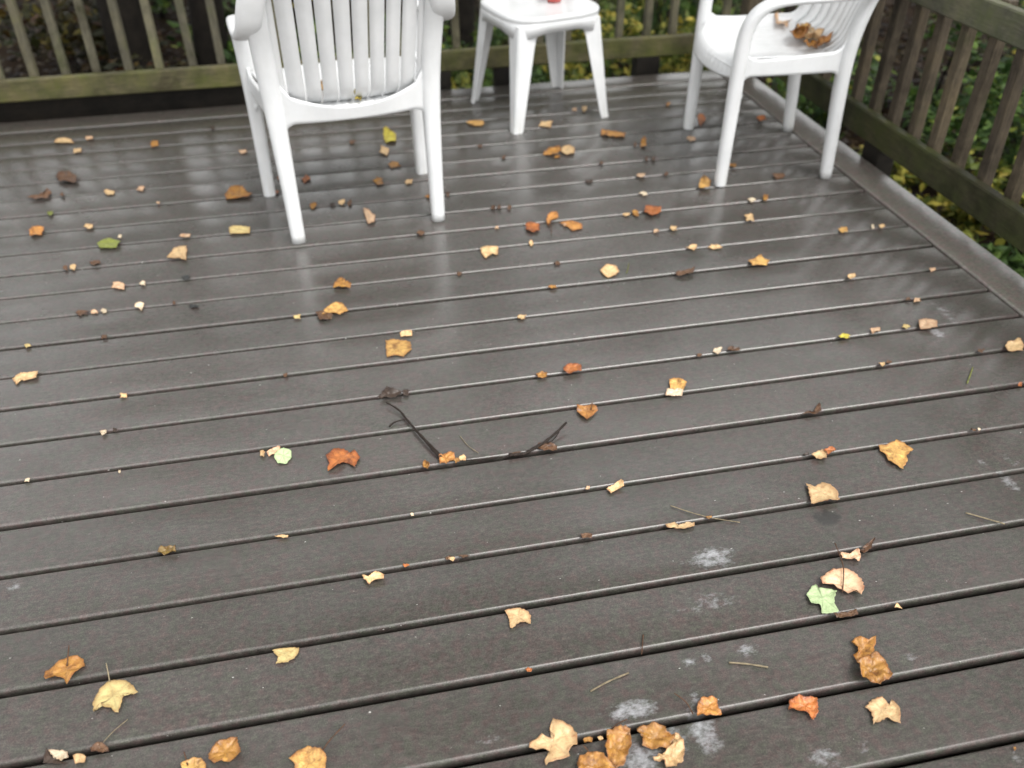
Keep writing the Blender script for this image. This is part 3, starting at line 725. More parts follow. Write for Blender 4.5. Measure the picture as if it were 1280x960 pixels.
# hand traced leaves: (origin of the zoom window, points in zoom px (x4), kind, label, curl, crumple, stem)
Z0 = (0,720); Z1 = (320,720); Z2 = (640,720); Z3 = (960,720); Y3 = (960,600); Q0=(0,380); Q1 = (320,380); Q2 = (640,380); Q3 = (960,380); T0=(0,160); T1=(320,160); T2=(640,160); T3=(960,160); Y0=(0,600); Y1=(320,600); Y2=(640,600)
BIG = [
 (Z0, [(545,525),(600,520),(640,530),(665,550),(690,580),(670,592),(620,592),(612,630),(590,682),(575,680),(545,660),(515,655),(508,635),(490,650),(470,682),(465,650),(475,610),(500,570),(525,545)], 'paleyellow', 'pale yellow pointed leaf lying flat at the lower left, thin pale stem upwards', .006,.002, [(548,528),(540,480),(530,435)], 'pale'),
 (Z0, [(225,510),(235,480),(270,445),(310,420),(345,405),(390,402),(415,415),(428,455),(400,468),(370,490),(350,520),(335,545),(322,515),(300,508),(265,512),(232,522)], 'amber', 'amber brown leaf with a dark stem, up-left of the pale yellow pointed leaf', .012,.004, [(335,450),(340,400),(345,345)], 'dark'),
 (Z1, [(80,372),(130,362),(215,357),(213,385),(190,412),(160,430),(100,442),(112,405),(95,390)], 'paleyellow', 'pale yellow half leaf sticking out of a board gap at the lower left centre', .004,.001, None, None),
 (Z1, [(165,915),(205,880),(260,853),(320,865),(350,895),(350,960),(340,1000),(290,1020),(230,1010),(195,980),(190,935)], 'gold', 'golden rounded leaf cut by the bottom edge, thin stem pointing up right', .010,.004, [(335,870),(370,820),(445,740)], 'dark'),
 (Z0, [(1040,890),(1070,860),(1090,830),(1150,815),(1190,810),(1195,850),(1210,890),(1190,920),(1150,935),(1110,925),(1075,940),(1045,915)], 'amber', 'glossy amber crumpled leaf near the bottom edge, left of the golden rounded leaf', .016,.007, None, None),
 (Z0, [(905,940),(940,930),(965,910),(1005,910),(1030,940),(1025,975),(970,985),(920,980)], 'gold', 'small golden leaf cut by the bottom edge, beneath the glossy amber crumpled leaf', .012,.004, [(940,950),(920,880)], 'dark'),
 (Z0, [(240,865),(340,880),(345,910),(310,925),(270,912)], 'cream', 'cream curled leaf piece over the lowest board gap at the left', .010,.003, None, None),
 (Z0, [(232,862),(262,905),(300,925),(340,937),(280,942),(215,935)], 'dark', 'blackish leaf piece tucked under the cream curled one at the lower left', .006,.002, None, None),
 (Z0, [(365,895),(400,885),(430,900),(425,935),(375,940)], 'tan', 'small tan leaf piece just right of the cream curled piece at the lower left', .006,.002, None, None),
 (Z0, [(450,855),(480,840),(500,828),(540,860),(548,880),(500,888),(460,885)], 'brown', 'dark brown leaf scrap in the lowest board gap with a pale straw over it', .008,.004, None, None),
 (Z2, [(-35,175),(5,165),(40,160),(80,175),(95,200),(92,240),(70,230),(40,235),(0,265),(-10,262),(-15,215)], 'tan', 'single tan leaf lying flat at the lower centre, well clear of the others', .006,.002, None, None),
 (Z2, [(205,710),(235,730),(290,750),(325,785),(325,850),(290,870),(285,905),(245,920),(205,930),(170,950),(165,920),(190,880),(170,865),(120,870),(85,860),(90,835),(130,810),(150,787),(185,806),(215,800),(190,772)], 'tan', 'large tan maple leaf with a hole, lying over the gap at the bottom centre', .010,.004, None, None),
 (Z2, [(475,780),(540,770),(590,780),(595,850),(580,900),(555,950),(520,960),(480,930),(465,870),(475,830)], 'amber', 'wet yellow brown crumpled leaf right of the large tan maple leaf', .018,.010, [(470,790),(520,745),(575,715)], 'dark'),
 (Z2, [(325,940),(340,900),(400,890),(450,900),(470,930),(520,960),(500,1010),(400,1020),(330,1010)], 'amber', 'brown gold leaf clump cut by the bottom edge under the large tan maple leaf', .016,.010, [(400,925),(385,880),(355,845)], 'dark'),
 (Z2, [(625,765),(690,750),(760,755),(770,790),(810,800),(815,850),(760,865),(700,865),(650,850),(655,810),(625,785)], 'amber', 'curled amber leaf with tan rim below the gap, left part of the bottom cluster', .016,.008, None, None),
 (Z2, [(815,795),(845,805),(862,870),(855,930),(820,960),(770,960),(765,930),(710,925),(705,905),(760,890),(775,862),(820,850)], 'tan', 'wrinkled pale tan leaf curling round the right end of the bottom cluster', .016,.009, None, None),
 (Z2, [(930,630),(960,610),(1025,610),(1030,660),(1050,690),(1030,700),(980,698),(925,700),(925,660)], 'orange', 'orange tan square-ended leaf standing in the gap above right of the bottom cluster', .014,.006, [(905,690),(870,630),(810,585)], 'dark'),
 (Z2, [(355,815),(380,803),(405,808),(400,832),(360,840)], 'amber', 'tiny amber piece between the tan maple leaf and the wet crumpled leaf', .008,.003, None, None),
 (Z2, [(425,805),(445,798),(458,815),(440,828)], 'tan', 'tiny tan piece beside the gap, touching the wet crumpled leaf', .006,.002, None, None),
 (Z3, [(415,330),(440,312),(490,318),(540,308),(530,370),(520,400),(480,415),(440,420),(425,400),(450,385),(445,350)], 'amber', 'ragged amber leaf at the lower right, upper one of two touching crumpled leaves', .012,.007, None, None),
 (Z3, [(440,430),(480,410),(520,395),(560,400),(590,420),(600,455),(625,490),(600,520),(560,540),(510,540),(465,525),(445,490),(445,450)], 'amber', 'crumpled amber leaf on the gap at the lower right, lower one of two touching leaves', .022,.012, None, None),
 (Z3, [(105,625),(160,608),(200,612),(245,610),(250,680),(225,722),(200,690),(160,680),(100,672)], 'rust', 'wet rust brown leaf hanging from the gap, left of the tan twin-pointed leaf', .012,.006, None, None),
 (Z3, [(485,655),(520,615),(570,605),(610,640),(620,618),(655,670),(660,740),(630,730),(600,710),(560,730),(525,742),(520,680)], 'tan', 'golden tan leaf with twin points, below the two crumpled leaves at the right', .010,.003, None, None),
 (Y3, [(260,495),(290,465),(330,440),(380,440),(430,455),(465,490),(478,540),(465,580),(440,560),(400,565),(370,545),(345,545),(310,520),(270,520)], 'pink', 'pinkish tan rounded leaf with long dark stem, touching the light green leaf', .020,.004, [(372,560),(378,445),(360,380),(335,315)], 'dark'),
 (Y3, [(192,575),(215,540),(235,522),(250,545),(290,545),(345,550),(330,590),(335,625),(355,655),(320,668),(270,668),(265,630),(215,620)], 'lightgreen', 'large light green leaf on the right, beneath the pinkish tan stemmed leaf', .008,.003, None, None),
 (Y3, [(358,365),(400,372),(440,358),(462,375),(457,405),(420,397),(370,395)], 'pink', 'small curled tan leaf in the gap just above the pinkish stemmed leaf', .012,.006, None, None),
 (Y3, [(455,352),(490,325),(540,285),(518,325),(512,350),(480,366)], 'brown', 'upright brown leaf point rising from the gap above the pinkish stemmed leaf', .010,.004, None, None),
 (Y3, [(320,672),(380,667),(440,645),(450,675),(400,690),(340,697)], 'brown', 'dark brown leaf edge in the gap right below the large light green leaf', .006,.004, None, None),
 (Y3, [(190,10),(235,30),(270,8),(310,30),(345,65),(358,97),(320,108),(270,110),(215,115),(205,60)], 'tan', 'pale tan tent-shaped leaf on a gap at the right, above a dark smudge', .020,.004, None, None),
 (Y3, [(630,640),(645,612),(655,625),(672,645),(655,640)], 'tan', 'tiny forked tan leaf tip in the gap right of the large light green leaf', .004,.001, None, None),
 (Q3, [(555,705),(600,705),(640,685),(680,695),(725,730),(690,760),(695,790),(675,825),(630,800),(600,785),(590,755),(560,735)], 'gold', 'golden maple leaf hanging below a gap at the right, deeply lobed', .008,.003, None, None),
 (Q3, [(215,755),(270,725),(295,740),(290,775),(240,778)], 'tan', 'pale tan curled leaf on the gap left of the deeply lobed golden leaf', .010,.003, None, None),
 (Q3, [(275,735),(320,712),(342,730),(300,752)], 'rust', 'rust leaf corner folded over the pale tan curled one near the right', .008,.003, None, None),
 (Q3, [(1185,210),(1200,190),(1230,192),(1250,172),(1278,205),(1272,235),(1200,238)], 'tan', 'tan lobed leaf at the right edge of the picture below the border board', .010,.004, None, None),
 (Q3, [(750,80),(790,70),(845,85),(845,115),(800,128),(760,125)], 'pink', 'pinkish tan oval leaf near the right edge beside a white patch', .010,.003, None, None),
 (Q3, [(168,552),(200,535),(225,545),(260,490),(264,540),(230,552)], 'brown', 'brown leaf with an upright olive point on a gap at the right', .010,.004, None, None),
 (Q1, [(350,760),(375,740),(400,720),(440,725),(475,750),(490,728),(520,770),(495,820),(470,795),(440,800),(400,825),(360,838),(365,790)], 'rust', 'bright rust orange maple leaf lying flat left of centre', .010,.005, None, None),
 (Q1, [(95,740),(140,722),(175,735),(178,770),(150,798),(110,798),(92,770)], 'lightgreen', 'small round bright green leaf left of the rust orange maple leaf', .006,.002, None, None),
 (Q1, [(20,735),(35,730),(48,745),(40,767),(22,765)], 'tan', 'tiny tan leaf scrap two finger widths left of the round green leaf', .005,.003, None, None),
 (Q1, [(52,742),(75,728),(120,712),(122,730),(95,750),(65,762)], 'pink', 'tan leaf scrap touching the upper left of the round green leaf', .006,.004, None, None),
 (Q1, [(650,185),(690,178),(770,190),(778,225),(740,262),(700,255),(655,265),(650,225)], 'gold', 'golden tan leaf with square lobes near the centre of the deck', .008,.003, None, None),
 (Q1, [(720,150),(745,132),(780,132),(782,160),(725,167)], 'tan', 'small tan scrap just above the golden square-lobed leaf at the centre', .005,.002, None, None),
 (Q1, [(608,482),(655,415),(690,435),(725,440),(725,465),(640,475)], 'dark', 'very dark brown leaf standing up from the gap above the forked twig', .010,.006, None, None),
 (Q1, [(735,432),(765,432),(762,460),(737,462)], 'dark', 'tiny dark leaf stub in the gap right of the very dark standing leaf', .005,.003, None, None),
 (Q1, [(330,52),(350,20),(385,0),(430,-5),(462,35),(420,50),(380,45)], 'gold', 'golden tan leaf on a gap left of centre, over a dark brown scrap', .012,.004, None, None),
 (Q1, [(298,42),(330,40),(385,62),(380,76),(320,85)], 'brown', 'dark brown scrap below the golden tan leaf left of centre', .006,.005, None, None),
 (Q2, [(325,510),(360,515),(400,500),(430,530),(410,550),(375,580),(350,565),(325,540)], 'orange', 'orange leaf on the gap above the right-hand twig', .012,.005, [(395,530),(402,490)], 'dark'),
 (Q2, [(785,380),(830,370),(875,395),(858,430),(820,432),(790,420)], 'gold', 'golden leaf above a gap right of centre, overlapping a pale one', .010,.005, None, None),
 (Q2, [(775,425),(815,425),(856,432),(850,460),(800,464),(766,460)], 'cream', 'pale cream leaf in the gap right of centre, under the golden one', .006,.004, None, None),
 (Q2, [(255,320),(290,300),(345,300),(348,335),(290,352),(258,345)], 'rust', 'curled rust brown leaf on the gap above the orange leaf', .014,.007, None, None),
 (Q2, [(470,920),(510,905),(545,880),(560,915),(520,930),(495,945)], 'tan', 'folded tan leaf with dark edge on the gap below the right-hand twig', .012,.004, None, None),
 (Q2, [(120,350),(150,342),(178,348),(172,370),(130,372)], 'amber', 'small amber leaf in the gap left of the curled rust brown leaf', .007,.004, None, None),
 (Q2, [(130,700),(170,695),(225,712),(225,735),(160,738),(130,722)], 'brown', 'dark brown leaf lying against the right-hand twig', .006,.005, None, None),
 (Q1, [(915,770),(935,750),(990,740),(995,775),(950,805),(920,803)], 'orange', 'orange leaf pieces caught at the foot of the forked twig', .010,.006, None, None),
 (Q1, [(1012,770),(1035,755),(1052,770),(1048,785),(1018,785)], 'tan', 'tiny tan leaf piece right of the foot of the forked twig', .006,.003, None, None),
 (Q1, [(845,778),(830,812),(855,828),(870,808)], 'amber', 'small folded amber leaf left of the foot of the forked twig', .010,.004, None, None),
 (Y1, [(530,475),(560,480),(600,455),(640,470),(640,500),(575,510),(565,522),(540,500)], 'tan', 'tan oval leaf with a notch hanging below a gap left of centre', .010,.003, None, None),
 (Y0, [(785,367),(820,335),(882,332),(880,365),(820,377)], 'umber', 'olive brown crumpled leaf on a gap at the left', .010,.007, None, None),
 (Y2, [(765,220),(815,213),(825,230),(870,212),(912,215),(908,235),(860,246),(825,242),(775,240)], 'tan', 'flat tan leaf strip split in two, below a gap right of centre', .005,.002, None, None),
 (Y2, [(342,272),(375,264),(402,272),(398,293),(350,297)], 'brown', 'dark amber leaf bridging the gap left of the split tan strip', .008,.004, None, None),
 (Q0, [(60,375),(90,350),(140,345),(190,335),(185,372),(120,385),(95,375),(82,402)], 'tan', 'pale tan leaf with a brown tip at the left edge', .010,.003, None, None),
 (T0, [(835,650),(870,600),(895,590),(935,590),(930,665),(890,650)], 'tan', 'tan triangular leaf on the boards left of the left armchair', .008,.003, None, None),
 (T0, [(485,575),(530,550),(605,568),(580,600),(500,602)], 'olive', 'mossy green leaf on the left boards, the only green one there', .008,.003, None, None),
 (T0, [(1145,500),(1165,490),(1250,495),(1250,525),(1150,530)], 'paleyellow', 'pale yellow oblong leaf just left of the armchair\'s nearest leg', .005,.002, None, None),
 (T0, [(148,510),(180,490),(225,500),(205,535),(150,540)], 'orange', 'bright orange small leaf near the left edge', .006,.004, None, None),
 (T0, [(275,240),(320,215),(350,225),(390,245),(380,275),(300,270)], 'brown', 'mottled dark brown leaf clump far left on the boards', .014,.010, None, None),
 (T0, [(135,352),(180,335),(222,332),(235,300),(260,325),(240,352),(180,358)], 'brown', 'brown leaf with an upright tip near the left edge, before the mottled clump', .010,.006, None, None),
 (T0, [(1125,330),(1160,300),(1200,290),(1235,318),(1265,330),(1240,345),(1200,350),(1130,355)], 'amber', 'large amber brown leaf just left of the armchair\'s far left leg', .014,.007, None, None),
 (T1, [(535,400),(560,410),(598,440),(590,470),(562,478),(545,440)], 'pink', 'pinkish pointed leaf between the feet of the left armchair', .010,.003, None, None),
 (T1, [(385,800),(395,765),(430,745),(450,770),(478,788),(470,802)], 'amber', 'brown pointed leaf in front of the left armchair, right of its nearest leg', .012,.006, None, None),
 (T1, [(1120,600),(1150,590),(1178,600),(1210,598),(1210,640),(1180,628),(1150,652),(1130,630)], 'tan', 'tan double-lobed leaf in the middle of the deck in front of the table', .008,.004, None, None),
 (T1, [(638,10),(655,5),(700,35),(700,68),(650,75),(638,50)], 'yellow', 'bright yellow leaf under the left armchair', .014,.006, None, None),
 (T2, [(440,710),(470,685),(520,688),(535,720),(520,738),(480,750),(455,735)], 'tan', 'golden tan round leaf right of centre on the middle boards', .006,.003, None, None),
 (T2, [(660,425),(670,392),(745,395),(745,425),(700,442)], 'rust', 'bright rust red leaf between the table and the right armchair\'s near leg', .012,.007, None, None),
 (T2, [(820,720),(870,712),(915,700),(905,730),(850,742),(820,740)], 'brown', 'long dark brown curled leaf on a gap in front of the right armchair', .008,.005, None, None),
 (T2, [(1180,665),(1215,650),(1245,630),(1260,655),(1290,660),(1275,685),(1200,690)], 'gold', 'golden lobed leaf on the boards in front of the right armchair', .008,.004, None, None),
 (T2, [(65,485),(90,472),(138,480),(135,515),(100,525),(72,512)], 'rust', 'rust brown curled leaf left of the black-stemmed one, middle boards', .010,.006, None, None),
 (T2, [(170,460),(185,428),(225,420),(232,445),(195,470),(180,490)], 'orange', 'orange brown leaf with a short black stem on the middle boards', .010,.005, [(185,475),(196,500),(196,535)], 'dark'),
 (T2, [(235,475),(290,462),(350,480),(350,505),(300,515),(275,492)], 'orange', 'flat pinkish orange leaf right of the black-stemmed one', .003,.001, None, None),
 (T2, [(155,135),(175,105),(235,95),(245,120),(215,138)], 'amber', 'golden brown leaf in front of the table, left of a paired tan leaf', .010,.006, None, None),
 (T2, [(245,120),(250,95),(285,85),(315,100),(310,130),(270,135)], 'tan', 'bright tan leaf in front of the table, right of a golden brown one', .010,.004, None, None),
 (T2, [(445,40),(448,8),(475,12),(510,20),(570,25),(560,48),(490,42)], 'amber', 'long tan brown leaf by the foot of the table\'s right leg', .008,.005, None, None),
 (T2, [(935,300),(940,262),(960,230),(975,258),(998,265),(985,295)], 'gold', 'golden brown leaf leaning on the near front foot of the right armchair', .030,.008, None, None),
 (T2, [(640,95),(650,60),(662,45),(672,75),(672,92)], 'amber', 'small upright amber leaf between table and right armchair', .016,.006, None, None),
]
GROUP = 'fallen leaves on the deck'
def zpt(org, p, z=0.0):
    return at(org[0]+p[0]/4, org[1]+p[1]/4, z)
for i, (org, pts, kind, label, curl, cru, stem, sc) in enumerate(BIG):
    poly = []
    for q in pts:
        h_ = 0.002 + curl*.3; g = zpt(org, q, h_); poly.append((g.x, g.y))
    # make winding counter-clockwise
    A = sum(poly[k][0]*poly[(k+1)%len(poly)][1]-poly[(k+1)%len(poly)][0]*poly[k][1] for k in range(len(poly)))
    if A < 0: poly = poly[::-1]
    o = make_leaf('maple_leaf', poly, kind, 0.0008, curl=curl*.42, crumple=cru*.65, seed=i+1)
    tag(o, label, 'leaf', GROUP)
    if stem:
        sp = [zpt(org, q, .006 + .006*k) for k, q in enumerate(stem)]
        tube('stem', [tuple(s_) for s_ in sp], .0013, M_STEM if sc == 'dark' else M_STRAW, o, 5, .001)
    landmarks.append((label, o.location.x, o.location.y))

# smaller scraps: px, py, w, h, kind
SMALL = [(78,176,28,9,'tan'),(112,173,14,7,'pink'),(97,188,14,7,'tan'),(193,180,12,8,'amber'),(136,241,20,7,'tan'),(176,236,12,7,'pink'),(78,244,6,7,'brown'),
 (148,357,20,10,'pink'),(178,355,11,6,'cream'),(175,382,14,13,'cream'),(101,391,22,8,'brown'),(118,390,12,5,'pink'),(130,389,9,6,'cream'),(118,329,19,9,'brown'),
 (82,335,8,7,'brown'),(91,334,10,7,'tan'),(111,283,15,8,'tan'),(233,347,14,7,'black'),(243,383,14,6,'black'),(232,295,14,6,'pink'),(130,421,9,7,'brown'),(34,432,12,7,'paleyellow'),
 (155,495,12,7,'tan'),(129,541,11,8,'cream'),(144,538,10,6,'dark'),(34,600,9,7,'cream'),(63,267,10,7,'olive'),(198,254,6,5,'pink'),
 (371,397,12,6,'paleyellow'),(526,292,13,8,'brown'),(574,343,8,6,'brown'),(481,188,15,12,'tan'),(493,206,17,10,'amber'),(473,227,13,11,'amber'),(511,227,11,7,'tan'),
 (440,178,9,7,'brown'),(383,224,14,10,'rust'),(392,257,12,8,'amber'),(427,253,10,9,'tan'),(437,254,8,8,'brown'),(416,256,10,5,'dark'),(560,243,6,7,'brown'),(536,246,8,6,'amber'),
 (617,260,7,7,'brown'),(624,259,7,7,'brown'),(637,260,6,7,'brown'),(621,284,5,6,'pink'),(795,267,10,8,'amber'),(783,268,10,5,'tan'),(737,227,13,6,'dark'),(802,219,13,7,'pink'),(833,218,6,6,'brown'),
 (805,242,11,7,'cream'),(842,286,10,7,'tan'),(820,289,8,6,'pink'),(865,309,15,8,'tan'),(894,309,22,6,'tan'),(691,359,13,7,'amber'),(652,397,15,8,'tan'),
 (697,330,10,5,'brown'),(664,305,8,7,'tan'),(937,273,15,10,'tan'),(940,250,13,6,'cream'),(957,247,9,10,'amber'),(973,220,19,10,'brown'),(596,154,24,11,'gold'),(682,155,20,9,'tan'),
 (718,137,8,7,'pink'),(731,136,8,10,'tan'),(752,204,6,5,'brown'),(600,183,8,6,'brown'),(630,197,6,6,'brown'),(808,199,4,7,'brown'),(817,199,5,7,'brown'),(794,181,5,6,'brown'),
 (1054,287,12,8,'gold'),(1102,283,10,6,'tan'),(1091,284,4,8,'cream'),(1064,346,14,9,'tan'),(1135,374,9,5,'brown'),(1146,375,12,6,'pink'),(1166,337,9,6,'pink'),(1055,421,18,8,'yellow'),
 (1093,413,18,10,'pink'),(1133,409,13,7,'paleyellow'),(1103,456,10,9,'tan'),(1111,453,9,6,'brown'),(1226,439,10,5,'brown'),(1275,481,8,6,'rust'),(1217,538,9,5,'brown'),(1224,537,6,5,'cream'),
 (874,444,9,6,'brown'),(897,438,16,9,'cream'),(917,437,20,7,'brown'),(357,470,8,6,'brown'),(645,568,16,5,'brown'),(661,838,14,6,'rust'),(355,671,20,6,'tan'),(560,698,9,6,'brown'),(565,699,10,6,'tan'),(581,696,17,6,'brown'),
 (508,707,12,5,'rust'),(515,643,5,5,'cream'),(877,149,14,17,'rust'),(864,173,12,7,'pink'),(952,148,14,7,'rust'),(304,190,12,7,'pink'),(266,160,7,6,'dark'),(916,207,12,5,'amber'),(835,130,7,6,'amber'),
 (571,576,9,6,'amber'),(735,610,8,5,'pink'),(1008,568,9,5,'dark'),(1066,768,7,5,'brown'),(150,296,6,5,'cream'),(218,379,5,5,'brown'),(350,223,8,6,'rust'),(345,240,10,6,'rust'),
 (886,647,10,4,'amber'),(1078,688,8,6,'dark'),(697,196,9,6,'amber'),(706,282,6,6,'pink'),(1268,936,6,8,'amber'),(150,590,4,4,'cream'),(940,640,10,4,'straw')]
SMALL = [s for s in SMALL if s[4] != 'straw']
CN = {'tan':'tan','pink':'pinkish tan','amber':'amber brown','brown':'brown','black':'blackish','dark':'very dark','cream':'cream coloured','paleyellow':'pale yellow','olive':'olive','rust':'rust red','gold':'golden','yellow':'bright yellow','orange':'orange'}
LM = [('left armchair\'s nearest foot',375,303),('left armchair\'s near right foot',549,275),('left armchair\'s far left foot',333,245),('left armchair\'s far right foot',529,218),
      ('table\'s nearest foot',646,168),('table\'s right foot',766,147),('right armchair\'s near front foot',897,232),('right armchair\'s near rear foot',1033,221),('right armchair\'s far front foot',862,161),
      ('mossy green leaf',137,303),('tan triangular leaf',222,316),('bright orange small leaf',46,289),('mottled dark clump',83,222),('rust orange maple leaf',427,574),('round green leaf',353,569),
      ('pale tan leaf at left edge',30,472),('forked twig\'s foot',555,573),('golden square-lobed leaf',497,434),('golden tan round leaf',762,338),('black-stemmed orange leaf',690,270),
      ('rust red leaf',815,264),('golden lobed leaf',949,325),('orange leaf',733,513),('golden and cream pair',845,483),('split tan strip',850,657),('deeply lobed golden leaf',1120,568),('tent-shaped leaf',1028,616),
      ('light green leaf',1028,749),('large tan maple leaf',697,925),('pinkish oval leaf',1159,404),('tan lobed leaf at right edge',1268,431),('notched tan oval leaf',466,720),('olive crumpled leaf',206,687),
      ('double-lobed tan leaf',611,313),('long dark curled leaf',856,341),('bright yellow leaf',485,171),('amber leaf by the far left foot',296,240),('brown upright-point leaf',1016,511)]
seen = {}
def place_phrase(px, py, rank=0):
    ls = sorted(LM, key=lambda l: math.hypot(l[1]-px, (l[2]-py)*1.4))
    ls = [l for l in ls if math.hypot(l[1]-px, l[2]-py) > 6]
    n_, lx, ly = ls[rank]
    dx, dy = px-lx, (py-ly)*1.3
    if abs(dx) > abs(dy)*2: d = 'right of' if dx > 0 else 'left of'
    elif abs(dy) > abs(dx)*2: d = 'below' if dy > 0 else 'above'
    else: d = ('below' if dy > 0 else 'above')+(' right of' if dx > 0 else ' left of')
    dist = math.hypot(dx, dy); c = 'close ' if dist < 22 else ('' if dist < 70 else 'well ')
    return c+d+' the '+n_
for i, (px, py, w_, h_, kind) in enumerate(SMALL):
    rnd = random.Random(100+i); poly = []; n_ = rnd.choice((7,8,9,10))
    for k in range(n_):
        a = 2*math.pi*k/n_ + rnd.uniform(-.25,.25); r = rnd.uniform(.62, 1.12)*(1.12 if k % 2 else .82)
        g = at(px + math.cos(a)*r*w_/2, py - math.sin(a)*r*h_/2, .003); poly.append((g.x, g.y))
    o = make_leaf('leaf_scrap', poly, kind, .0008, curl=rnd.uniform(.001,.005), crumple=.0014, seed=200+i, lift=.0008)
    shape = 'sliver' if w_ > 2.6*h_ else ('leaf' if w_ > 15 else 'leaf scrap')
    sz = 'small' if w_ >= 12 else 'tiny'
    lab = f'{sz} {CN[kind]} {shape} {place_phrase(px, py)}'
    r_ = 1
    while lab in seen and r_ < 4:
        lab = f'{sz} {CN[kind]} {shape} {place_phrase(px, py)}, {place_phrase(px, py, r_)}'; r_ += 1
    words = lab.split()
    seen[lab] = 1; tag(o, lab, 'leaf', GROUP)

# leaves on the seats
def seat_leaf(px, py, z, w_, h_, kind, label, i, curl=.02, lift=0):
    rnd = random.Random(500+i); poly = []
    for k in range(11):
        a = 2*math.pi*k/11; r = rnd.uniform(.7,1.1)*(1.15 if k % 2 else .78)
        g = at(px+math.cos(a)*r*w_/2, py-math.sin(a)*r*h_/2, z); poly.append((g.x, g.y))
    o = make_leaf('dry_leaf', poly, kind, z+.003, curl=curl*.9, crumple=.009, seed=500+i, lift=lift)
    tag(o, label, 'leaf', 'leaves on the chair seats')
seat_leaf(978,28,.432,24,16,'pink','flat pinkish tan leaf at the far side of the right armchair seat',0,.006)
seat_leaf(998,47,.432,26,20,'orange','orange brown curled leaf, left end of the heap on the right armchair',1,.035)
seat_leaf(1016,50,.432,32,22,'tan','golden tan crumpled leaf in the middle of the heap on the right armchair',2,.030)
seat_leaf(1030,56,.432,22,15,'orange','small orange leaf at the right end of the heap on the right armchair',3,.025)
seat_leaf(1003,40,.436,22,12,'gold','golden leaf at the back of the heap on the right armchair seat',4,.02)
seat_leaf(1015,60,.434,22,7,'amber','amber sliver at the near side of the heap on the right armchair',5,.012)
seat_leaf(404,112,.432,14,16,'gold','golden leaf on the left armchair seat, seen through the third slot',6,.01)
seat_leaf(449,125,.432,12,10,'yellow','yellow leaf on the left armchair seat behind the fifth slot',9,.008)

# twigs and straws
def pxpath(pts, z): return [tuple(at(x, y, zz_)) for (x, y), zz_ in zip(pts, z)]
tw = tube('forked_twig', pxpath([(483,503),(498,512),(508,524),(520,538),(532,551),(541,562),(551,572)], [.012,.010,.008,.010,.012,.010,.008]), .0022, M_TWIG, None, 7, .0042)
tag(tw, 'dark forked twig lying left of centre, its foot among orange leaf pieces', 'twig')
sb = tube('side_branch', pxpath([(508,524),(498,526),(491,529),(487,533)], [.008,.008,.006,.006]), .0017, M_TWIG, tw, 6, .0026)
sb2 = tube('side_branch', pxpath([(531,551),(540,558),(552,571)], [.013,.014,.009]), .0022, M_TWIG, tw, 6, .003)
t2 = tube('twig', pxpath([(636,569),(648,568),(658,566),(668,560),(680,553),(695,541),(708,528)], [.008,.006,.007,.009,.012,.016,.022]), .0045, M_TWIG, None, 7, .0028)
tag(t2, 'dark curved twig lying right of centre, rising to a point over the boards', 'twig')
tube('side_branch', pxpath([(680,553),(690,551),(699,540)], [.012,.009,.012]), .0016, M_TWIG, t2, 6, .0012)
t3 = tube('twig', pxpath([(575,576),(600,574),(628,571)], [.004,.003,.004]), .0022, M_TWIG, None, 6, .0018)
tag(t3, 'thin dark twig lying in the gap between the two larger twigs', 'twig')
for lab, pts, r, mt_ in [
  ('pale straw lying slantwise above the large tan maple leaf', [(738,864),(760,852),(786,841)], .0016, M_STRAW),
  ('pale pinkish straw right of the bottom leaf cluster', [(911,828),(935,830),(960,834)], .0018, M_STRAW),
  ('pale straw on a board near the right edge, above a gap', [(1207,641),(1232,648),(1256,655)], .0016, M_STRAW),
  ('green grass blade standing near the right edge', [(1209,479),(1213,468),(1216,459)], .0016, None),
  ('thin straw rising right from the dark scrap in the lowest left gap', [(129,928),(142,914),(160,899)], .0008, M_STRAW),
  ('thin straw crossing the gap above the split tan strip', [(838,632),(862,640),(888,647),(925,653)], .0011, M_STRAW),
  ('short brown needle crossing a gap right of the single tan leaf', [(804,793),(803,806),(802,818)], .0011, M_STEM),
  ('thin yellow straw above the foot of the forked twig', [(575,545),(585,557),(598,566)], .0009, M_STRAW),
  ('tiny green stalk right of the golden tan round leaf', [(783,341),(785,335),(786,329)], .0014, None)]:
    o = tube('straw', pxpath(pts, [.003,.004,.003,.003][:len(pts)]), r, mt_ or leaf_mat('olive'), None, 5); tag(o, lab, 'straw', 'straws and needles on the deck')

# ------------------------------------------------------------------ vegetation around the deck
def leaf_cloud(centres, count, size, rnd, flat=.5):
    """many small folded leaves in clumps; centres=[(x,y,z,rx,ry,rz)]"""
    V = []; F = []
    for _ in range(count):
        cx, cy, cz, rx, ry, rz = rnd.choice(centres)
        while True:
            a, b, c = rnd.uniform(-1,1), rnd.uniform(-1,1), rnd.uniform(-1,1)
            if a*a+b*b+c*c <= 1: break
        p = Vector((cx+a*rx, cy+b*ry, cz+c*rz)); s = size*rnd.uniform(.6,1.4)
        d = Vector((rnd.gauss(0,1), rnd.gauss(0,1), rnd.gauss(0,.5))).normalized()
        nrm = Vector((rnd.gauss(0,flat), rnd.gauss(0,flat), 1)).normalized(); sd_ = d.cross(nrm).normalized()
        up_ = sd_.cross(d); k = len(V)
        V += [p, p+d*s*.45+sd_*s*.32-up_*s*.06, p+d*s, p+d*s*.45-sd_*s*.32-up_*s*.06, p+d*s*.5+up_*s*.03]
        F += [(k,k+1,k+4),(k+1,k+2,k+4),(k+2,k+3,k+4),(k+3,k,k+4)]
    return V, F
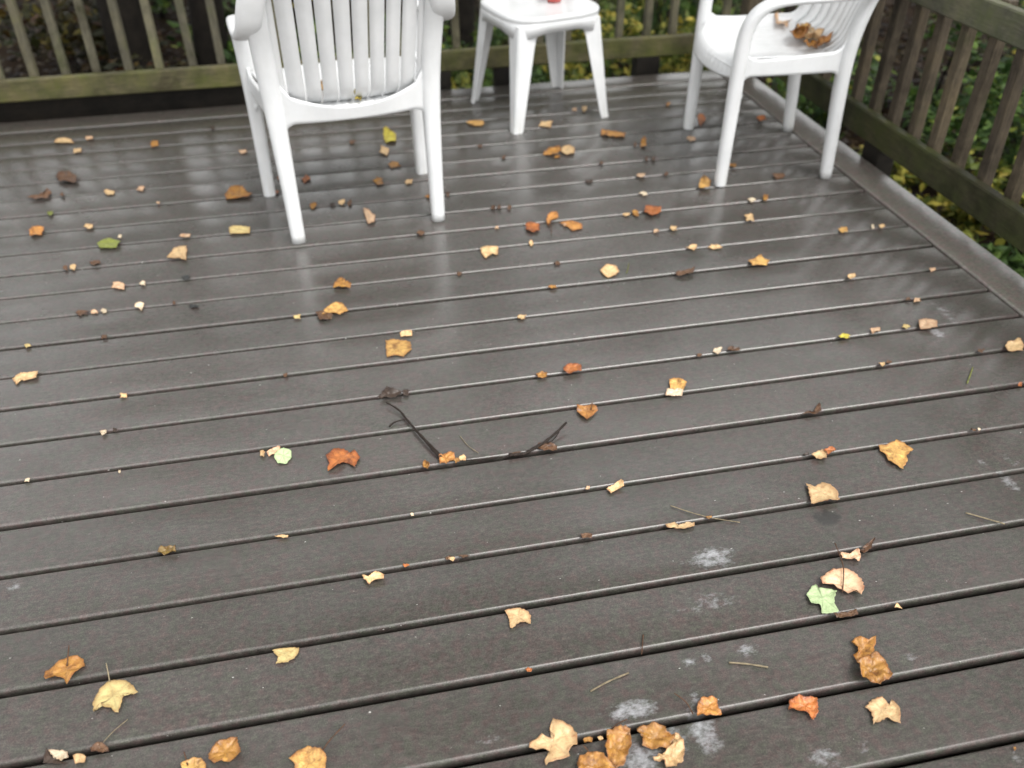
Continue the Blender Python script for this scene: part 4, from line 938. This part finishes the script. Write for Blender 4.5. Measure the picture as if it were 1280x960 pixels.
def shrub(x, y, r, h, mat, label, n=450, size=.06, seed=0, stems=5, cat='shrub', name='shrub'):
    rnd = random.Random(seed); z0 = ground_z(x, y); root = empty(name, (x, y, z0))
    cs = []
    for i in range(7):
        a = rnd.uniform(0, 6.28); q = rnd.uniform(.1,.75)*r; s = rnd.uniform(.3,.55)*r
        cs.append((q*math.cos(a), q*math.sin(a), rnd.uniform(.25,.9)*h, s, s, s*.6))
    V, F = leaf_cloud(cs, n, size, rnd, .6); obj('foliage', V, F, mat, root)
    V = []; F = []
    for c in cs[:stems]:
        v, f = sweep([(0,0,-.05),(c[0]*.4,c[1]*.4,c[2]*.5),(c[0],c[1],c[2])], [(.008,.008),(.005,.005),(.003,.003)], 5, (1,0,0), 2)
        k = len(V); V += v; F += [tuple(a+k for a in ff) for ff in f]
    obj('stem', V, F, M_BARK, root)
    tag(root, label, cat, 'shrubs around the deck'); return root
SH = [ (-2.3,4.5,.55,.55,M_FMIX,'autumn brown shrub seen through the far left balusters'), (-1.75,4.15,.42,.35,M_FMIX,'low reddish shrub behind the leftmost balusters'),
 (-1.55,5.3,.6,.6,M_FMIX,'olive brown shrub further back at the far left'), (-.95,4.6,.35,.5,M_FMIX,'brown and green shrub between the two dark trunks'),
 (-.35,5.0,.5,.6,M_FGREEN,'green shrub behind the left armchair'), (.35,4.6,.5,.5,M_FGREEN,'green shrub right behind the left armchair, near the table'),
 (.55,3.95,.28,.42,M_FYEL,'bright yellow green shrub between left armchair and table'), (1.1,4.5,.5,.45,M_FGREEN,'green shrub behind the white table'),
 (1.55,4.7,.4,.5,M_FYEL,'yellow leaved shrub behind the far railing right of the table'), (2.05,4.3,.4,.55,M_FYEL,'yellow leaved shrub behind the far railing corner'),
 (2.55,5.0,.6,.8,M_FGREEN,'tall green shrub beyond the corner of the railings'), (2.75,3.7,.45,.6,M_FGREEN,'dark green shrub outside the corner behind the right armchair'),
 (3.15,3.0,.5,.7,M_FGREEN,'green shrub outside the right railing behind the right armchair'), (2.75,2.45,.3,.35,M_FYEL,'low yellow green shrub outside the right railing'),
 (3.5,2.2,.55,.8,M_FGREEN,'large green shrub beyond the middle of the right railing'), (2.75,1.75,.32,.3,M_FGREEN,'low green plant right outside the right railing'),
 (3.2,1.35,.5,.55,M_FYEL,'yellow green shrub outside the right railing at the picture edge'), (2.55,2.1,.2,.2,M_FGREEN,'small green plant close to the right railing posts'),
 (3.9,3.0,.7,1.1,M_FGREEN,'tall green shrub far beyond the right railing'), (3.8,1.0,.6,.8,M_FMIX,'brownish shrub far beyond the right railing'),
 (2.5,1.2,.28,.34,M_FYEL,'bright low shrub hard against the right railing at the picture edge'), (3.0,2.0,.45,.6,M_FYEL,'bright yellow green shrub seen between the right balusters'), (2.62,2.9,.25,.3,M_FYEL,'low bright plant behind the right armchair\'s rear leg'),
 (3.35,3.7,.55,.9,M_FGREEN,'leafy green shrub filling the gap behind the right armchair back'), (4.5,3.2,.8,1.2,M_FGREEN,'tall green shrub seen above the right top rail'), (3.3,2.75,.4,.6,M_FGREEN,'green shrub between the right balusters, farther one'), (4.6,1.9,.8,1.2,M_FGREEN,'tall green shrub at the right picture edge above the rail'), (3.6,1.6,.5,.7,M_FGREEN,'green shrub between the right balusters, nearer one'),
 (4.1,4.1,.7,1.0,M_FYEL,'yellow shrub in the woods beyond the corner'), (-2.9,5.4,.6,.7,M_FGREEN,'green shrub at the far left edge of the woods'),
 (.0,6.2,.7,.9,M_FYEL,'yellow shrub deep behind the left armchair'), (1.6,6.1,.8,1.0,M_FGREEN,'green shrub deep behind the table'), (-1.2,6.4,.7,.9,M_FGREEN,'green shrub deep behind the dark trunks')]
for i, s in enumerate(SH):
    shrub(*s, n=int(260+900*s[2]), size=.055 if s[1] < 5 else .075, seed=900+i)

# leaf litter and low ground plants (nobody could count them)
rnd = random.Random(5); V = []; F = []
for _ in range(15000):
    if rnd.random() < .6: x, y = rnd.uniform(-4.5,5), rnd.uniform(3.35,7.5)
    else: x, y = rnd.uniform(2.0,5.5), rnd.uniform(-1,4.5)
    z = ground_z(x, y) + .012 + rnd.uniform(0,.02); s = rnd.uniform(.03,.075); a = rnd.uniform(0,6.28)
    d = Vector((math.cos(a), math.sin(a), rnd.gauss(0,.25))); sd_ = Vector((-math.sin(a), math.cos(a), rnd.gauss(0,.3))); k = len(V); p = Vector((x,y,z))
    V += [p, p+d*s*.5+sd_*s*.4, p+d*s, p+d*s*.5-sd_*s*.4, p+d*s*.5+Vector((0,0,s*.12))]
    F += [(k,k+1,k+4),(k+1,k+2,k+4),(k+2,k+3,k+4),(k+3,k,k+4)]
o = obj('leaf_litter', V, F, M_LITTER, kind='stuff'); tag(o, 'brown leaf litter on the woodland floor around the deck', 'leaf litter')
V = []; F = []
for _ in range(5200):
    if rnd.random() < .6: x, y = rnd.uniform(-.3,3), rnd.uniform(3.4,6)
    else: x, y = rnd.uniform(2.08,4), rnd.uniform(.5,4)
    if noise.noise(Vector((x*1.3, y*1.3, 4))) < -.02: continue
    z = ground_z(x, y); h_ = rnd.uniform(.08,.3); a = rnd.uniform(0,6.28); d = Vector((math.cos(a), math.sin(a), 0)); wv = Vector((-d.y, d.x, 0))*rnd.uniform(.004,.012)
    k = len(V); p = Vector((x,y,z)); V += [p-wv, p+wv, p+d*h_*.25+Vector((0,0,h_*.7))+wv*.8, p+d*h_*.25+Vector((0,0,h_*.7))-wv*.8, p+d*h_*.7+Vector((0,0,h_*.85))]
    F += [(k,k+1,k+2,k+3),(k+3,k+2,k+4)]
o = obj('ground_plants', V, F, M_FGREEN, kind='stuff'); tag(o, 'low green plants and grass growing outside the railings', 'ground cover')

def tree(x, y, r, h, label, seed, c0=.48, spread=1.3, nl=1500, lean=(0,0)):
    rnd = random.Random(seed); z0 = ground_z(x, y); root = empty('tree', (x, y, z0))
    pts = [(0,0,-.1),(lean[0]*.1,lean[1]*.1,h*.12),(lean[0]*.35,lean[1]*.35,h*.35),(lean[0]*.7,lean[1]*.7,h*.7),(lean[0],lean[1],h)]
    pp = smooth_path(pts, 4); sz = lerp_list([(r*1.35,)*2,(r,)*2,(r*.85,)*2,(r*.6,)*2,(r*.2,)*2], len(pp))
    V, F = sweep(pp, sz, 14, (1,0,0), 2)
    for i in range(7):
        a = rnd.uniform(0,6.28); z = h*rnd.uniform(c0-.05,.85); L = rnd.uniform(.5,1.0)*spread; bx_, by_ = lean[0]*z/h, lean[1]*z/h
        v, f = sweep([(bx_,by_,z),(bx_+math.cos(a)*L*.5,by_+math.sin(a)*L*.5,z+L*.3),(bx_+math.cos(a)*L,by_+math.sin(a)*L,z+L*.65)], [(r*.35,)*2,(r*.22,)*2,(r*.08,)*2], 6, (1,0,0), 2)
        k = len(V); V += v; F += [tuple(q+k for q in ff) for ff in f]
    obj('trunk', V, F, M_BARK, root, True)
    cs = []
    for i in range(26):
        a = rnd.uniform(0,6.28); q = math.sqrt(rnd.random())*spread; s = rnd.uniform(.22,.42)*spread; cs.append((lean[0]*.8+q*math.cos(a), lean[1]*.8+q*math.sin(a), h*rnd.uniform(c0,1.02), s, s, s*.6))
    V, F = leaf_cloud(cs, nl, .14, rnd, .7); obj('crown', V, F, M_CROWN, root)
    tag(root, label, 'tree', 'tall trees of the far woods' if 'tall woods tree' in label else 'trees around the deck')
a_ = atY(152, 20, 4.9); b_p = atY(250, 20, 4.9); c_p = atY(572, 20, 5.2)
HI = dict(c0=.74, spread=2.8, nl=14000)  # high crowns out of view, shaped to darken what the deck mirrors
tree(a_.x, 4.9, .105, 13, 'dark tree trunk behind the far railing, left one of the close pair', 1, lean=(.3,-.9), **HI)
tree(b_p.x, 4.95, .085, 12.5, 'dark tree trunk behind the far railing, just left of the left armchair', 2, lean=(1.2,-1.2), **HI)
tree(c_p.x, 5.2, .07, 12.5, 'slim dark tree between the left armchair and the table', 3, lean=(1.0,-1.0), **HI)
tree(2.3, 6.0, .09, 13, 'dark tree beyond the corner where the railings meet', 4, lean=(.6,-1.6), **HI)
for i, (x, y, r, h, lab) in enumerate([(4.4,2.4,.10,11,'dark tree beyond the middle of the right railing'),
    (-3.4,6.2,.10,11,'dark tree at the far left of the woods'),(.9,8.2,.11,12,'dark tree deep in the woods behind the table'),
    (5.6,4.9,.11,12,'dark tree deep in the woods beyond the right armchair')]):
    tree(x, y, r, h, lab, 20+i, c0=.78, spread=1.6, nl=2600)
tree(4.0, .3, .12, 10.5, 'unseen maple beyond the right railing, crown leaned over the deck to dim its reflections', 40, lean=(-1.6, 2.0), **HI)  # tree added out of view to darken the near boards
rw = random.Random(77)
wood = [(-6.5,9.5),(-4.2,11.0),(-2.0,9.8),(.2,11.5),(2.4,10.2),(4.6,11.2),(6.4,8.8),(8.0,6.0),(8.6,2.8),(-8,6.5)]
WL = ['farthest left behind the fence','second from left behind the fence','behind the leftmost balusters','straight behind the left armchair','straight behind the table','behind the corner of the railings','beyond the corner to the right','far right beyond the side railing','nearest on the right side','left of the deck, beside its corner']
for i, (x, y) in enumerate(wood):
    tree(x, y, rw.uniform(.1,.16), rw.uniform(8.5,11), 'tall woods tree '+WL[i]+', seen only as a reflection', 60+i, c0=.3, spread=1.7, nl=3600, lean=(rw.uniform(-.5,.5), 0))
